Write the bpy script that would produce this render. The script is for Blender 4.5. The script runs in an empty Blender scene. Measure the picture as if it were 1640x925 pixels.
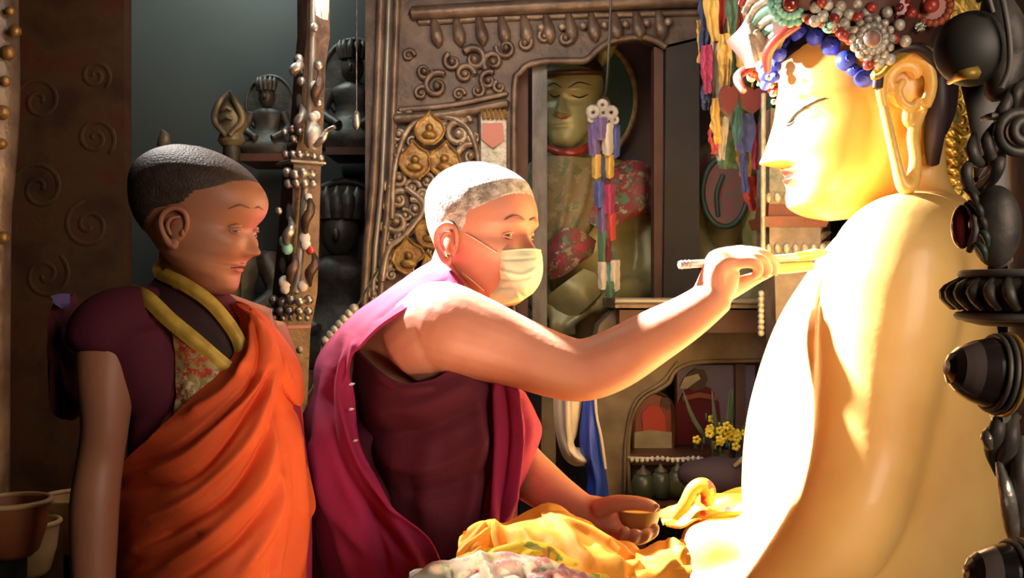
import bpy, bmesh, math, random
import numpy as np
from mathutils import Vector, Matrix, Euler
from mathutils.bvhtree import BVHTree
random.seed(7); np.random.seed(7)
C = bpy.context.scene.collection
SC = bpy.context.scene
PI = math.pi

# ------------------------------------------------------------------ camera, world, lights, exposure
FPX = 1600.0; CAMZ = 1.05
cam_data = bpy.data.cameras.new('camera'); cam = bpy.data.objects.new('camera', cam_data); C.objects.link(cam)
cam.location = (0, 0, CAMZ); cam.rotation_euler = (PI/2, 0, 0)
cam_data.sensor_width = 36.0; cam_data.lens = 36.0*FPX/1640.0; cam_data.clip_start = 0.02
SC.camera = cam
world = bpy.data.worlds.new('world'); SC.world = world; world.use_nodes = True
world.node_tree.nodes['Background'].inputs[0].default_value = (0.75, 0.68, 0.6, 1)
world.node_tree.nodes['Background'].inputs[1].default_value = 0.07
SC.view_settings.view_transform = 'Standard'; SC.view_settings.look = 'None'
SC.view_settings.gamma = 1.0; SC.view_settings.use_curve_mapping = False
SC.view_settings.exposure = 0.0
try: SC.cycles.max_bounces = 6
except Exception: pass

def spot(name, loc, to, power, col, angle, blend=0.3, size=0.1):
    l = bpy.data.lights.new(name, 'SPOT'); l.energy = power; l.color = col
    l.spot_size = math.radians(angle); l.spot_blend = blend; l.shadow_soft_size = size
    o = bpy.data.objects.new(name, l); C.objects.link(o); o.location = loc
    o.rotation_euler = (Vector(to)-Vector(loc)).to_track_quat('-Z', 'Y').to_euler(); return o
def area(name, loc, to, power, col, sx, sy):
    l = bpy.data.lights.new(name, 'AREA'); l.energy = power; l.color = col; l.shape = 'RECTANGLE'; l.size = sx; l.size_y = sy
    o = bpy.data.objects.new(name, l); C.objects.link(o); o.location = loc
    o.rotation_euler = (Vector(to)-Vector(loc)).to_track_quat('-Z', 'Y').to_euler(); return o
# the beam of daylight that falls from the roof opening up on the left
spot('skylight_beam', (-1.50, 2.50, 3.00), (0.62, 1.66, 0.93), 9500, (1.0, 0.97, 0.94), 30, 1.0, 0.07)
spot('added_figure_beam', (-1.52, 2.50, 3.00), (-0.36, 1.52, 1.1), 900, (1.0, 0.93, 0.86), 34, 0.8, 0.07)  # weaker spot added to brighten the boy and the older monk
spot('added_face_beam', (-1.50, 2.30, 1.78), (0.47, 1.70, 1.28), 1400, (1.0, 0.96, 0.92), 14, 0.6, 0.04)  # narrow low beam added to light the statue's face
# added fill lights: soft from right of the camera, warm from low in front
area('added_front_fill', (1.3, -0.3, 1.5), (0.12, 1.7, 1.0), 6.5, (1.0, 0.80, 0.66), 0.9, 1.2).data.spread = math.radians(75)
area('added_low_fill', (0.02, 0.80, 0.35), (0.14, 1.6, 0.98), 4.0, (1.0, 0.62, 0.38), 0.5, 0.3).data.spread = math.radians(58)
area('added_shrine_fill', (-0.12, 1.9, 2.02), (0.15, 3.3, 1.05), 12, (1.0, 0.88, 0.76), 0.6, 0.5)  # unseen overhead fill added for the shrine front and niche
area('added_wall_glow', (-0.90, 3.25, 2.45), (-1.05, 3.6, 2.15), 13, (0.84, 1.0, 0.92), 0.3, 0.3)  # area light added to make the hazy glow on the left wall

# ------------------------------------------------------------------ helpers
def W(px, py, d): return Vector(((px-820.0)/FPX*d, d, CAMZ-(py-462.5)/FPX*d))
def WA(a):
    a = np.asarray(a, float); return np.stack([(a[..., 0]-820)/FPX*a[..., 2], a[..., 2], CAMZ-(a[..., 1]-462.5)/FPX*a[..., 2]], -1)

def cat(P, n):
    """Catmull-Rom through rows of P (k, dim) to n samples"""
    P = np.asarray(P, float); k = len(P)
    if k == 2:
        t = np.linspace(0, 1, n)[:, None].reshape((n,)+(1,)*(P.ndim-1)); return P[0]*(1-t)+P[1]*t
    E = np.concatenate([[2*P[0]-P[1]], P, [2*P[-1]-P[-2]]])
    t = np.linspace(0, k-1, n); i = np.minimum(t.astype(int), k-2); f = (t-i).reshape((n,)+(1,)*(P.ndim-1))
    p0, p1, p2, p3 = E[i], E[i+1], E[i+2], E[i+3]
    return 0.5*((2*p1)+(-p0+p2)*f+(2*p0-5*p1+4*p2-p3)*f*f+(-p0+3*p1-3*p2+p3)*f**3)

class MB:
    def __init__(s): s.v = []; s.f = []; s.m = []; s.mi = 0
    def add(s, vs, fs):
        b = len(s.v); s.v += [tuple(map(float, q)) for q in vs]; s.f += [tuple(b+i for i in f) for f in fs]; s.m += [s.mi]*len(fs); return s
    def box(s, c, size, rz=0.0, taper=1.0):
        sx, sy, sz = [q/2 for q in size]; vs = []
        for k, (z, t) in enumerate(((-sz, 1.0), (sz, taper))):
            for x, y in ((-sx, -sy), (sx, -sy), (sx, sy), (-sx, sy)):
                x, y = x*t, y*t
                vs.append((c[0]+x*math.cos(rz)-y*math.sin(rz), c[1]+x*math.sin(rz)+y*math.cos(rz), c[2]+z))
        return s.add(vs, [(3, 2, 1, 0), (4, 5, 6, 7), (0, 1, 5, 4), (1, 2, 6, 5), (2, 3, 7, 6), (3, 0, 4, 7)])
    def tube(s, pts, r, n=10, sub=1, flat=None, closed=False, fax=(0, 1, 0)):
        """round (or flattened along axis fax by factor flat) tube through pts with radii r"""
        P = np.array([tuple(p) for p in pts], float)
        R = np.array(r if hasattr(r, '__len__') else [r]*len(P), float)
        if sub > 1:
            m = (len(P)-1)*sub+1; P = cat(P, m); R = np.maximum(cat(R[:, None], m)[:, 0], 1e-4)
        k = len(P); T = np.gradient(P, axis=0); T /= (np.linalg.norm(T, axis=1)[:, None]+1e-12)
        if closed:
            T = np.roll(P, -1, 0)-np.roll(P, 1, 0); T /= (np.linalg.norm(T, axis=1)[:, None]+1e-12)
        up = np.array(fax, float)
        if abs(T[0] @ up) > 0.95: up = np.array((1., 0, 0)) if abs(T[0][0]) < .9 else np.array((0, 0, 1.))
        vs = []; N = up-T[0]*(T[0] @ up); N /= np.linalg.norm(N)
        a = np.linspace(0, 2*PI, n, endpoint=False)
        for i in range(k):
            N = N-T[i]*(T[i] @ N); N /= (np.linalg.norm(N)+1e-12); B = np.cross(T[i], N)
            fl = 1.0 if flat is None else flat
            for q in a: vs.append(P[i]+R[i]*(fl*math.cos(q)*N+math.sin(q)*B))
        fs = []
        for i in range(k if closed else k-1):
            j = (i+1) % k
            for q in range(n):
                fs.append((i*n+q, i*n+(q+1) % n, j*n+(q+1) % n, j*n+q))
        if not closed:
            # rounded end caps
            c0 = len(vs); vs.append(P[0]-T[0]*R[0]*0.55); c1 = len(vs); vs.append(P[-1]+T[-1]*R[-1]*0.55)
            for q in range(n): fs.append((c0, (q+1) % n, q)); fs.append((c1, (k-1)*n+q, (k-1)*n+(q+1) % n))
        return s.add(vs, fs)
    def ball(s, c, r, nu=14, nv=9, rot=None):
        r = r if hasattr(r, '__len__') else (r, r, r); vs = []; fs = []
        M = rot if rot is not None else Matrix.Identity(3)
        vs.append((0, 0, 1))
        for j in range(1, nv):
            p = PI*j/nv
            for i in range(nu):
                q = 2*PI*i/nu; vs.append((math.sin(p)*math.cos(q), math.sin(p)*math.sin(q), math.cos(p)))
        vs.append((0, 0, -1))
        for i in range(nu): fs.append((0, 1+i, 1+(i+1) % nu))
        for j in range(nv-2):
            for i in range(nu):
                a = 1+j*nu; fs.append((a+i, a+nu+i, a+nu+(i+1) % nu, a+(i+1) % nu))
        L = len(vs)-1; a = 1+(nv-2)*nu
        for i in range(nu): fs.append((L, a+(i+1) % nu, a+i))
        out = [Vector(c)+M @ Vector((v[0]*r[0], v[1]*r[1], v[2]*r[2])) for v in vs]
        return s.add(out, fs)
    def lathe(s, c, prof, n=24, axis='z', squash=1.0, rz=0.0, cap=True):
        """prof list of (h, r) along the axis"""
        vs = []; fs = []
        for h, r in prof:
            for i in range(n):
                q = 2*PI*i/n+rz; x, y = r*math.cos(q), r*math.sin(q)*squash
                v = {'z': (x, y, h), 'x': (h, x, y), 'y': (x, h, y)}[axis]
                vs.append((c[0]+v[0], c[1]+v[1], c[2]+v[2]))
        for j in range(len(prof)-1):
            for i in range(n): fs.append((j*n+i, j*n+(i+1) % n, (j+1)*n+(i+1) % n, (j+1)*n+i))
        if cap: fs.append(tuple(range(n-1, -1, -1))); fs.append(tuple((len(prof)-1)*n+i for i in range(n)))
        if axis == 'y': fs = [tuple(reversed(f)) for f in fs]
        return s.add(vs, fs)
    def prism(s, poly, y0, y1):
        """polygon of (x, z) extruded from y0 (near) to y1 (far)"""
        n = len(poly)
        ar = sum(poly[i][0]*poly[(i+1) % n][1]-poly[(i+1) % n][0]*poly[i][1] for i in range(n))
        if ar < 0: poly = poly[::-1]
        vs = [(x, y0, z) for x, z in poly]+[(x, y1, z) for x, z in poly]
        fs = [tuple(range(n)), tuple(range(2*n-1, n-1, -1))]+[(i+n, (i+1) % n+n, (i+1) % n, i) for i in range(n)]
        return s.add(vs, [fs[0], fs[1]]+fs[2:])
    def loft(s, rings, n=40, sub=6, wob=None):
        """rings: (cx,cy,cz,rx,ry,tilt) ; z += tilt*(y-cy)/ry at the near/far side"""
        Rg = cat(np.array(rings, float), (len(rings)-1)*sub+1); vs = []; fs = []
        for j, (cx, cy, cz, rx, ry, ti) in enumerate(Rg):
            for i in range(n):
                q = 2*PI*i/n; k = 1.0 if wob is None else 1.0+wob(q, j/len(Rg))
                vs.append((cx+rx*k*math.cos(q), cy+ry*k*math.sin(q), cz+ti*math.sin(q)))
        m = len(Rg)
        for j in range(m-1):
            for i in range(n): fs.append((j*n+i, j*n+(i+1) % n, (j+1)*n+(i+1) % n, (j+1)*n+i))
        fs.append(tuple(range(n-1, -1, -1))); fs.append(tuple((m-1)*n+i for i in range(n)))
        return s.add(vs, fs)
    def patch(s, rows, nu=60, nv=60, folds=(), noise=0.0, thick=0.004, fscale=1.0, world=False, wrap=None):
        """cloth sheet through control rows of (px,py,depth); folds are ((px,py)...),width_px,height_m ridges"""
        G = cat(np.array(rows, float), nu)                   # nu x c x 3
        G = np.swapaxes(cat(np.swapaxes(G, 0, 1), nv), 0, 1)  # nu x nv x 3
        P = G.copy() if world else WA(G)
        du = np.gradient(P, axis=0); dv = np.gradient(P, axis=1)
        N = np.cross(du, dv); N /= (np.linalg.norm(N, axis=2)[..., None]+1e-12)
        c = np.array((0, 0, CAMZ)); flip = np.sign(np.sum(N*(c-P), axis=2).mean()); N = N*(flip if flip else 1)
        D = np.zeros(P.shape[:2])
        X, Y = G[..., 0], G[..., 1]
        for pl, wd, am in folds:
            pl = cat(np.array(pl, float), max(2, (len(pl)-1)*6+1)); best = np.full(X.shape, 1e9); tt = np.zeros(X.shape)
            for q in range(len(pl)-1):
                a, b = pl[q], pl[q+1]; ab = b-a; L = ab @ ab+1e-9
                t = np.clip(((X-a[0])*ab[0]+(Y-a[1])*ab[1])/L, 0, 1)
                dd = np.hypot(X-a[0]-t*ab[0], Y-a[1]-t*ab[1]); m = dd < best; best = np.where(m, dd, best); tt = np.where(m, (q+t)/(len(pl)-1), tt)
            D += am*fscale*np.exp(-(best/wd)**2)*np.clip(np.minimum(tt, 1-tt)*6+0.25, 0, 1)
        if noise:
            u = np.linspace(0, 1, nu)[:, None]; v = np.linspace(0, 1, nv)[None, :]
            for k in range(7):
                a, b, p = np.random.uniform(-9, 9), np.random.uniform(-9, 9), np.random.uniform(0, 6)
                D += noise*np.sin(a*u*2+b*v*2+p+1.3*np.sin(2*u*b+v*a))/3.0
        A = P+N*D[..., None]; B = A-N*thick
        fr = [tuple(q) for q in A.reshape(-1, 3)]; bk = [tuple(q) for q in B.reshape(-1, 3)]; n0 = nu*nv; fs = []
        I = lambda i, j: i*nv+j
        for i in range(nu-1):
            for j in range(nv-1):
                f = (I(i, j), I(i+1, j), I(i+1, j+1), I(i, j+1))
                if flip < 0: f = f[::-1]
                fs.append(f); fs.append(tuple(n0+q for q in f[::-1]))
        edge = [I(0, j) for j in range(nv)]+[I(i, nv-1) for i in range(1, nu)]+[I(nu-1, j) for j in range(nv-2, -1, -1)]+[I(i, 0) for i in range(nu-2, 0, -1)]
        for q in range(len(edge)):
            a, b = edge[q], edge[(q+1) % len(edge)]; f = (a, b, b+n0, a+n0)
            fs.append(f if flip > 0 else f[::-1])
        return s.add(fr+bk, fs)
    def join(s, me, M=None):
        vs = [(M @ v.co) if M else v.co for v in me.vertices]
        return s.add(vs, [tuple(p.vertices) for p in me.polygons])
    def xf(s, M, start=0):
        for i in range(start, len(s.v)): s.v[i] = tuple(M @ Vector(s.v[i]))
        return s
    def mirror_y(s, y0):
        n = len(s.v); s.v += [(x, 2*y0-y, z) for x, y, z in s.v[:n]]
        k = len(s.f); s.f += [tuple(n+i for i in f[::-1]) for f in s.f[:k]]; s.m += s.m[:k]; return s
    def mesh(s, name='m'):
        me = bpy.data.meshes.new(name); me.from_pydata(s.v, [], s.f); me.update()
        if any(s.m): me.polygons.foreach_set('material_index', s.m)
        return me
    def build(s, name, mats, parent=None, smooth=True, angle=50, **kw):
        me = s.mesh(name)
        if not isinstance(mats, (list, tuple)): mats = [mats]
        for m in mats: me.materials.append(m)
        if smooth:
            me.polygons.foreach_set('use_smooth', [True]*len(me.polygons))
            try: me.set_sharp_from_angle(angle=math.radians(angle))
            except Exception: pass
        o = bpy.data.objects.new(name, me); C.objects.link(o)
        if parent is not None: put(o, parent)
        props(o, **kw); return o
    def blend(s, voxel=0.004, it=6):
        """union of all closed pieces as one smooth skin"""
        me = s.mesh('tmp'); o = bpy.data.objects.new('tmp', me); C.objects.link(o)
        r = o.modifiers.new('r', 'REMESH'); r.mode = 'VOXEL'; r.voxel_size = voxel; r.use_smooth_shade = True
        q = o.modifiers.new('s', 'SMOOTH'); q.iterations = it; q.factor = 0.6
        dg = bpy.context.evaluated_depsgraph_get(); dg.update()
        out = bpy.data.meshes.new_from_object(o.evaluated_get(dg)); bpy.data.objects.remove(o); bpy.data.meshes.remove(me)
        n = MB(); n.join(out); bpy.data.meshes.remove(out); return n

def put(o, parent):
    o.parent = parent
    o.matrix_parent_inverse = Matrix.Translation(-Vector(parent.location)) if parent.type == 'EMPTY' else Matrix.Identity(4)
def props(o, label=None, cat_=None, group=None, kind=None):
    if label: o['label'] = label
    if cat_: o['category'] = cat_
    if group: o['group'] = group
    if kind: o['kind'] = kind
def thing(name, loc, label, cat_, group=None):
    o = bpy.data.objects.new(name, None); C.objects.link(o); o.location = loc; o.empty_display_size = 0.05
    props(o, label, cat_, group); return o
def struct(name, mb, m): return mb.build(name, m, kind='structure')
def spiral(cx, cz, y, r0, turns, a0=0.0, sgn=1, n=26, end=0.12):
    """scroll in the x-z plane"""
    out = []
    for i in range(n):
        t = i/(n-1); r = r0*(1-t)+r0*end*t; a = a0+sgn*turns*2*PI*t
        out.append((cx+r*math.cos(a), y, cz+r*math.sin(a)))
    return out

# ------------------------------------------------------------------ materials
def mat(name, c1, c2=None, scale=8.0, rough=0.6, metal=0.0, bump=0.0, bscale=None, sss=0.0, coat=0.0, detail=4, lo=0.35, hi=0.65, kind='noise', c3=None, sheen=0.0, stretch=None):
    m = bpy.data.materials.new(name); m.use_nodes = True; nt = m.node_tree; N = nt.nodes; L = nt.links
    b = N['Principled BSDF']; b.inputs['Roughness'].default_value = rough; b.inputs['Metallic'].default_value = metal
    b.inputs['Base Color'].default_value = (*c1, 1)
    if sss: b.inputs['Subsurface Weight'].default_value = sss; b.inputs['Subsurface Radius'].default_value = (0.6, 0.2, 0.1); b.inputs['Subsurface Scale'].default_value = 0.02
    if coat: b.inputs['Coat Weight'].default_value = coat; b.inputs['Coat Roughness'].default_value = 0.15
    if sheen: b.inputs['Sheen Weight'].default_value = sheen
    tc = N.new('ShaderNodeTexCoord'); src = tc.outputs['Object']
    if stretch:
        mp = N.new('ShaderNodeMapping'); mp.inputs['Scale'].default_value = stretch; L.new(src, mp.inputs[0]); src = mp.outputs[0]
    if c2 is not None:
        if kind == 'noise':
            t = N.new('ShaderNodeTexNoise'); t.inputs['Scale'].default_value = scale; t.inputs['Detail'].default_value = detail; out = t.outputs['Fac']
        elif kind == 'vor':
            t = N.new('ShaderNodeTexVoronoi'); t.inputs['Scale'].default_value = scale; out = t.outputs['Distance']
        elif kind == 'wave':
            t = N.new('ShaderNodeTexWave'); t.inputs['Scale'].default_value = scale; t.inputs['Distortion'].default_value = 2.0; out = t.outputs['Fac']
        L.new(src, t.inputs['Vector'])
        r = N.new('ShaderNodeValToRGB'); L.new(out, r.inputs[0]); e = r.color_ramp.elements
        e[0].position = lo; e[0].color = (*c1, 1); e[1].position = hi; e[1].color = (*c2, 1)
        if c3 is not None:
            k = e.new((lo+hi)/2); k.color = (*c3, 1)
        L.new(r.outputs[0], b.inputs['Base Color'])
    if bump:
        t2 = N.new('ShaderNodeTexNoise'); t2.inputs['Scale'].default_value = bscale or scale*3; t2.inputs['Detail'].default_value = 4
        L.new(src, t2.inputs['Vector'])
        bn = N.new('ShaderNodeBump'); bn.inputs['Strength'].default_value = bump; bn.inputs['Distance'].default_value = 0.004
        L.new(t2.outputs['Fac'], bn.inputs['Height']); L.new(bn.outputs[0], b.inputs['Normal'])
    return m
def brocade(name, base, cols, scale=22, rough=0.6):
    """woven cloth with scattered blossoms: cells of several colours on a ground"""
    m = bpy.data.materials.new(name); m.use_nodes = True; nt = m.node_tree; N = nt.nodes; L = nt.links
    b = N['Principled BSDF']; b.inputs['Roughness'].default_value = rough
    tc = N.new('ShaderNodeTexCoord'); v = N.new('ShaderNodeTexVoronoi'); v.inputs['Scale'].default_value = scale
    nz = N.new('ShaderNodeTexNoise'); nz.inputs['Scale'].default_value = scale*1.5; nz.inputs['Detail'].default_value = 3
    mx = N.new('ShaderNodeMix'); mx.data_type = 'VECTOR'; mx.inputs[0].default_value = 0.06
    L.new(tc.outputs['Object'], nz.inputs['Vector']); L.new(tc.outputs['Object'], mx.inputs[4]); L.new(nz.outputs['Color'], mx.inputs[5])
    L.new(mx.outputs[1], v.inputs['Vector'])
    s = N.new('ShaderNodeSeparateColor'); L.new(v.outputs['Color'], s.inputs[0])
    r = N.new('ShaderNodeValToRGB'); r.color_ramp.interpolation = 'CONSTANT'; L.new(s.outputs[0], r.inputs[0])
    e = r.color_ramp.elements; e[0].color = (*cols[0], 1); e[1].color = (*cols[-1], 1); e[1].position = (len(cols)-1)/len(cols)
    for k in range(1, len(cols)-1): q = e.new(k/len(cols)); q.color = (*cols[k], 1)
    r2 = N.new('ShaderNodeValToRGB'); L.new(v.outputs['Distance'], r2.inputs[0]); r2.color_ramp.elements[0].position = 0.46; r2.color_ramp.elements[1].position = 0.58
    r2.color_ramp.elements[0].color = (0, 0, 0, 1); r2.color_ramp.elements[1].color = (1, 1, 1, 1)
    m2 = N.new('ShaderNodeMix'); m2.data_type = 'RGBA'; L.new(r2.outputs[0], m2.inputs[0]); L.new(r.outputs[0], m2.inputs[6]); m2.inputs[7].default_value = (*base, 1)
    L.new(m2.outputs[2], b.inputs['Base Color']); return m

M = dict(
 gold=mat('matte_gold_paint', (0.78, 0.51, 0.165), (0.64, 0.38, 0.11), 5, 0.45, 0.0, 0.5, 16, coat=0.2),
 goldface=mat('bright_gold_paint', (0.84, 0.52, 0.12), (0.80, 0.47, 0.10), 5, 0.38, 0.0, 0.0, coat=0.2),
 gilt=mat('gilt_metal', (0.80, 0.55, 0.12), (0.55, 0.33, 0.05), 30, 0.3, 0.6, 0.5, 60),
 lip=mat('red_lip_paint', (0.75, 0.08, 0.05), rough=0.4),
 blue=mat('blue_hair_paint', (0.06, 0.10, 0.80), (0.03, 0.05, 0.45), 20, 0.5),
 darkhair=mat('dark_blue_black_hair_paint', (0.018, 0.010, 0.008), (0.028, 0.016, 0.018), 20, 0.5),
 ink=mat('black_eye_line', (0.02, 0.02, 0.025), rough=0.5),
 coral=mat('coral', (0.42, 0.05, 0.03), (0.28, 0.03, 0.025), 20, 0.35, coat=0.3),
 turq=mat('turquoise', (0.28, 0.62, 0.48), (0.16, 0.42, 0.33), 20, 0.45),
 silver=mat('aged_silver', (0.55, 0.52, 0.45), (0.26, 0.23, 0.19), 40, 0.35, 0.75, 0.5, 70),
 palesilver=mat('pale_worked_silver', (0.62, 0.60, 0.50), (0.36, 0.33, 0.27), 60, 0.45, 0.3, 0.6, 90),
 darkmetal=mat('dark_tarnished_metal', (0.12, 0.105, 0.085), (0.04, 0.035, 0.03), 18, 0.55, 0.45, 0.4, 40),
 greymetal=mat('grey_smooth_metal', (0.20, 0.19, 0.17), (0.12, 0.11, 0.10), 6, 0.6, 0.2),
 agate=mat('banded_agate', (0.010, 0.008, 0.008), (0.035, 0.022, 0.018), 6, 0.25, coat=0.5),
 darkstone=mat('dark_green_black_stone', (0.022, 0.028, 0.022), (0.035, 0.03, 0.02), 8, 0.55),
 carnelian=mat('dark_red_stone', (0.16, 0.02, 0.015), rough=0.15, coat=0.8),
 skin_man=mat('warm_tan_skin', (0.60, 0.27, 0.17), (0.54, 0.22, 0.14), 14, 0.5, 0, 0.12, 120, sss=0.12),  # even tan skin colour with slight mottling
 skin_boy=mat('young_tan_skin', (0.44, 0.19, 0.10), (0.39, 0.16, 0.085), 12, 0.5, 0, 0.05, 90, sss=0.12),
 greyhair=mat('cropped_grey_hair', (0.58, 0.55, 0.50), (0.22, 0.19, 0.16), 75, 0.8, 0, 0.8, 260, detail=6),
 blackhair=mat('cropped_black_hair', (0.045, 0.028, 0.02), (0.075, 0.05, 0.035), 90, 0.6, 0, 0.5, 300),
 lid=mat('brow_hair', (0.22, 0.10, 0.065), rough=0.8),
 eyewhite=mat('eye_white', (0.45, 0.38, 0.33), rough=0.4),
 iris=mat('dark_iris', (0.012, 0.007, 0.005), rough=0.3),
 boylip=mat('boy_lips', (0.46, 0.14, 0.10), rough=0.5),
 orange=mat('orange_robe_cloth', (0.80, 0.125, 0.025), (0.70, 0.095, 0.02), 5, 0.75, 0, 0.15, 300),
 yelloworange=mat('lit_orange_robe_edge', (0.85, 0.30, 0.02), rough=0.7),  # robe orange lightened as if lit at the edge; not assigned
 vest=mat('dark_maroon_vest', (0.12, 0.009, 0.026), (0.085, 0.006, 0.018), 6, 0.85, 0, 0.15, 200),
 shawl=mat('crimson_shawl', (0.34, 0.010, 0.075), (0.27, 0.008, 0.055), 5, 0.85, 0, 0.15, 250),
 yellowtrim=mat('yellow_brocade_trim', (0.85, 0.58, 0.09), (0.55, 0.34, 0.05), 45, 0.55, 0.1),
 mask=mat('pale_yellow_mask_fabric', (0.66, 0.74, 0.52), rough=0.85),
 string=mat('white_elastic', (0.75, 0.6, 0.5), rough=0.8),
 wood=mat('dark_red_wood', (0.10, 0.035, 0.02), (0.05, 0.018, 0.012), 7, 0.55, 0, 0.3),
 carved=mat('carved_brown_metal', (0.22, 0.155, 0.11), (0.10, 0.065, 0.048), 14, 0.42, 0.35, 0.6, 60),
 carvedlight=mat('worn_brass_carving', (0.44, 0.35, 0.26), (0.22, 0.15, 0.10), 30, 0.4, 0.4, 0.5, 80),
 goldleaf=mat('aged_gold_leaf', (0.42, 0.25, 0.07), (0.24, 0.12, 0.04), 40, 0.4, 0.4, 0.8, 60),
 olive=mat('aged_olive_gold', (0.42, 0.39, 0.18), (0.26, 0.235, 0.10), 9, 0.42, 0.2, 0.15, 30),
 darkvoid=mat('near_black_brown', (0.025, 0.02, 0.017), (0.012, 0.010, 0.009), 3, 0.9),  # very dark brown-black tone
 slate=mat('dark_slate_board', (0.045, 0.038, 0.035), (0.03, 0.026, 0.024), 4, 0.7),
 maroonboard=mat('faded_maroon_board', (0.13, 0.06, 0.04), (0.08, 0.035, 0.025), 5, 0.6),
 green=mat('dark_green_enamel', (0.035, 0.075, 0.05), (0.02, 0.05, 0.035), 6, 0.5),
 greystone=mat('grey_veined_post', (0.22, 0.20, 0.18), (0.10, 0.09, 0.08), 26, 0.5, 0.1, 0.6, 50, stretch=(1, 1, .35)),
 rock=mat('brown_plastered_rock', (0.20, 0.15, 0.09), (0.10, 0.07, 0.045), 9, 0.8, 0, 0.6, 22),
 haze=mat('haze_coloured_wall', (0.034, 0.038, 0.035), (0.022, 0.024, 0.023), 1.5, 0.9),  # grey-green tint stands for haze in the air
 terracotta=mat('brown_clay', (0.40, 0.14, 0.05), (0.30, 0.09, 0.03), 12, 0.5),
 paleclay=mat('pale_clay', (0.70, 0.50, 0.22), (0.55, 0.36, 0.14), 12, 0.55),
 khata=mat('cream_silk', (0.62, 0.55, 0.44), rough=0.6), 
 bluesilk=mat('blue_silk', (0.015, 0.05, 0.42), rough=0.5),
 clothy=mat('marigold_cloth', (0.86, 0.36, 0.025), (0.80, 0.30, 0.02), 5, 0.7, 0, 0.1, 150),
 bowl=mat('brown_wood_bowl', (0.32, 0.19, 0.06), (0.22, 0.12, 0.04), 12, 0.5),
 white=mat('white_cloth', (0.72, 0.70, 0.66), rough=0.7),
 floor=mat('worn_stone_floor', (0.12, 0.10, 0.08), (0.07, 0.055, 0.045), 4, 0.6, 0, 0.3),
 plaster=mat('smoky_plaster', (0.06, 0.05, 0.045), (0.035, 0.03, 0.028), 3, 0.9),
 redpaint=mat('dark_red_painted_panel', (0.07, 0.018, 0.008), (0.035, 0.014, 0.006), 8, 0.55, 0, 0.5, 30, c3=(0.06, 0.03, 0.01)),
 greyflat=mat('silver_grey_metal', (0.35, 0.32, 0.28), (0.22, 0.19, 0.16), 10, 0.4, 0.4, 0.2),
)
M['brocade_red'] = brocade('red_flower_brocade', (0.20, 0.08, 0.06), [(0.42, 0.05, 0.07), (0.34, 0.03, 0.05), (0.50, 0.36, 0.32), (0.12, 0.24, 0.13), (0.40, 0.06, 0.07), (0.34, 0.27, 0.14)], 40)
M['brocade_gold'] = brocade('gold_leaf_brocade', (0.26, 0.20, 0.10), [(0.32, 0.25, 0.11), (0.27, 0.19, 0.09), (0.17, 0.18, 0.08), (0.34, 0.28, 0.16)], 34)
M['brocade_boy'] = brocade('red_and_cream_brocade', (0.42, 0.30, 0.11), [(0.52, 0.06, 0.03), (0.70, 0.54, 0.28), (0.46, 0.05, 0.03), (0.44, 0.38, 0.18), (0.55, 0.10, 0.04)], 60)
M['panelboard'] = mat('recess_shaded_panel_ground', (0.15, 0.10, 0.07), (0.075, 0.05, 0.038), 14, 0.5, 0.2, 0.6, 60)  # ground darkened for the shade in the recesses of the carving
M['pillar'] = mat('dark_silvered_pillar', (0.13, 0.075, 0.052), (0.05, 0.03, 0.022), 22, 0.45, 0.4, 0.7, 60)
M['flowercloth'] = brocade('pale_flowered_cloth', (0.80, 0.74, 0.58), [(0.78, 0.36, 0.32), (0.45, 0.60, 0.35), (0.82, 0.55, 0.45), (0.80, 0.66, 0.25), (0.80, 0.74, 0.60)], 48)
M['yellowflower'] = brocade('yellow_flowered_cloth', (0.70, 0.44, 0.012), [(0.55, 0.04, 0.02), (0.70, 0.44, 0.012), (0.20, 0.20, 0.02), (0.72, 0.48, 0.02), (0.65, 0.22, 0.01), (0.70, 0.44, 0.012)], 40)
M['lapcloth'] = brocade('deep_yellow_flowered_cloth', (0.34, 0.20, 0.003), [(0.30, 0.012, 0.006), (0.34, 0.20, 0.003), (0.08, 0.07, 0.006), (0.34, 0.21, 0.004), (0.34, 0.09, 0.004), (0.36, 0.2, 0.003)], 34)
def silk(name, c): return mat(name, c, rough=0.6, sheen=0.2)
SILK = {n: silk(n+'_silk', c) for n, c in dict(magenta=(0.36, 0.03, 0.11), red=(0.48, 0.05, 0.05), yellow=(0.62, 0.40, 0.09), navy=(0.03, 0.045, 0.13), green=(0.06, 0.14, 0.08), teal=(0.04, 0.16, 0.19), white=(0.52, 0.48, 0.42), orange=(0.60, 0.20, 0.07), blue=(0.06, 0.09, 0.33), pink=(0.55, 0.22, 0.18), maroon=(0.13, 0.015, 0.015), purple=(0.13, 0.09, 0.26)).items()}
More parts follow.
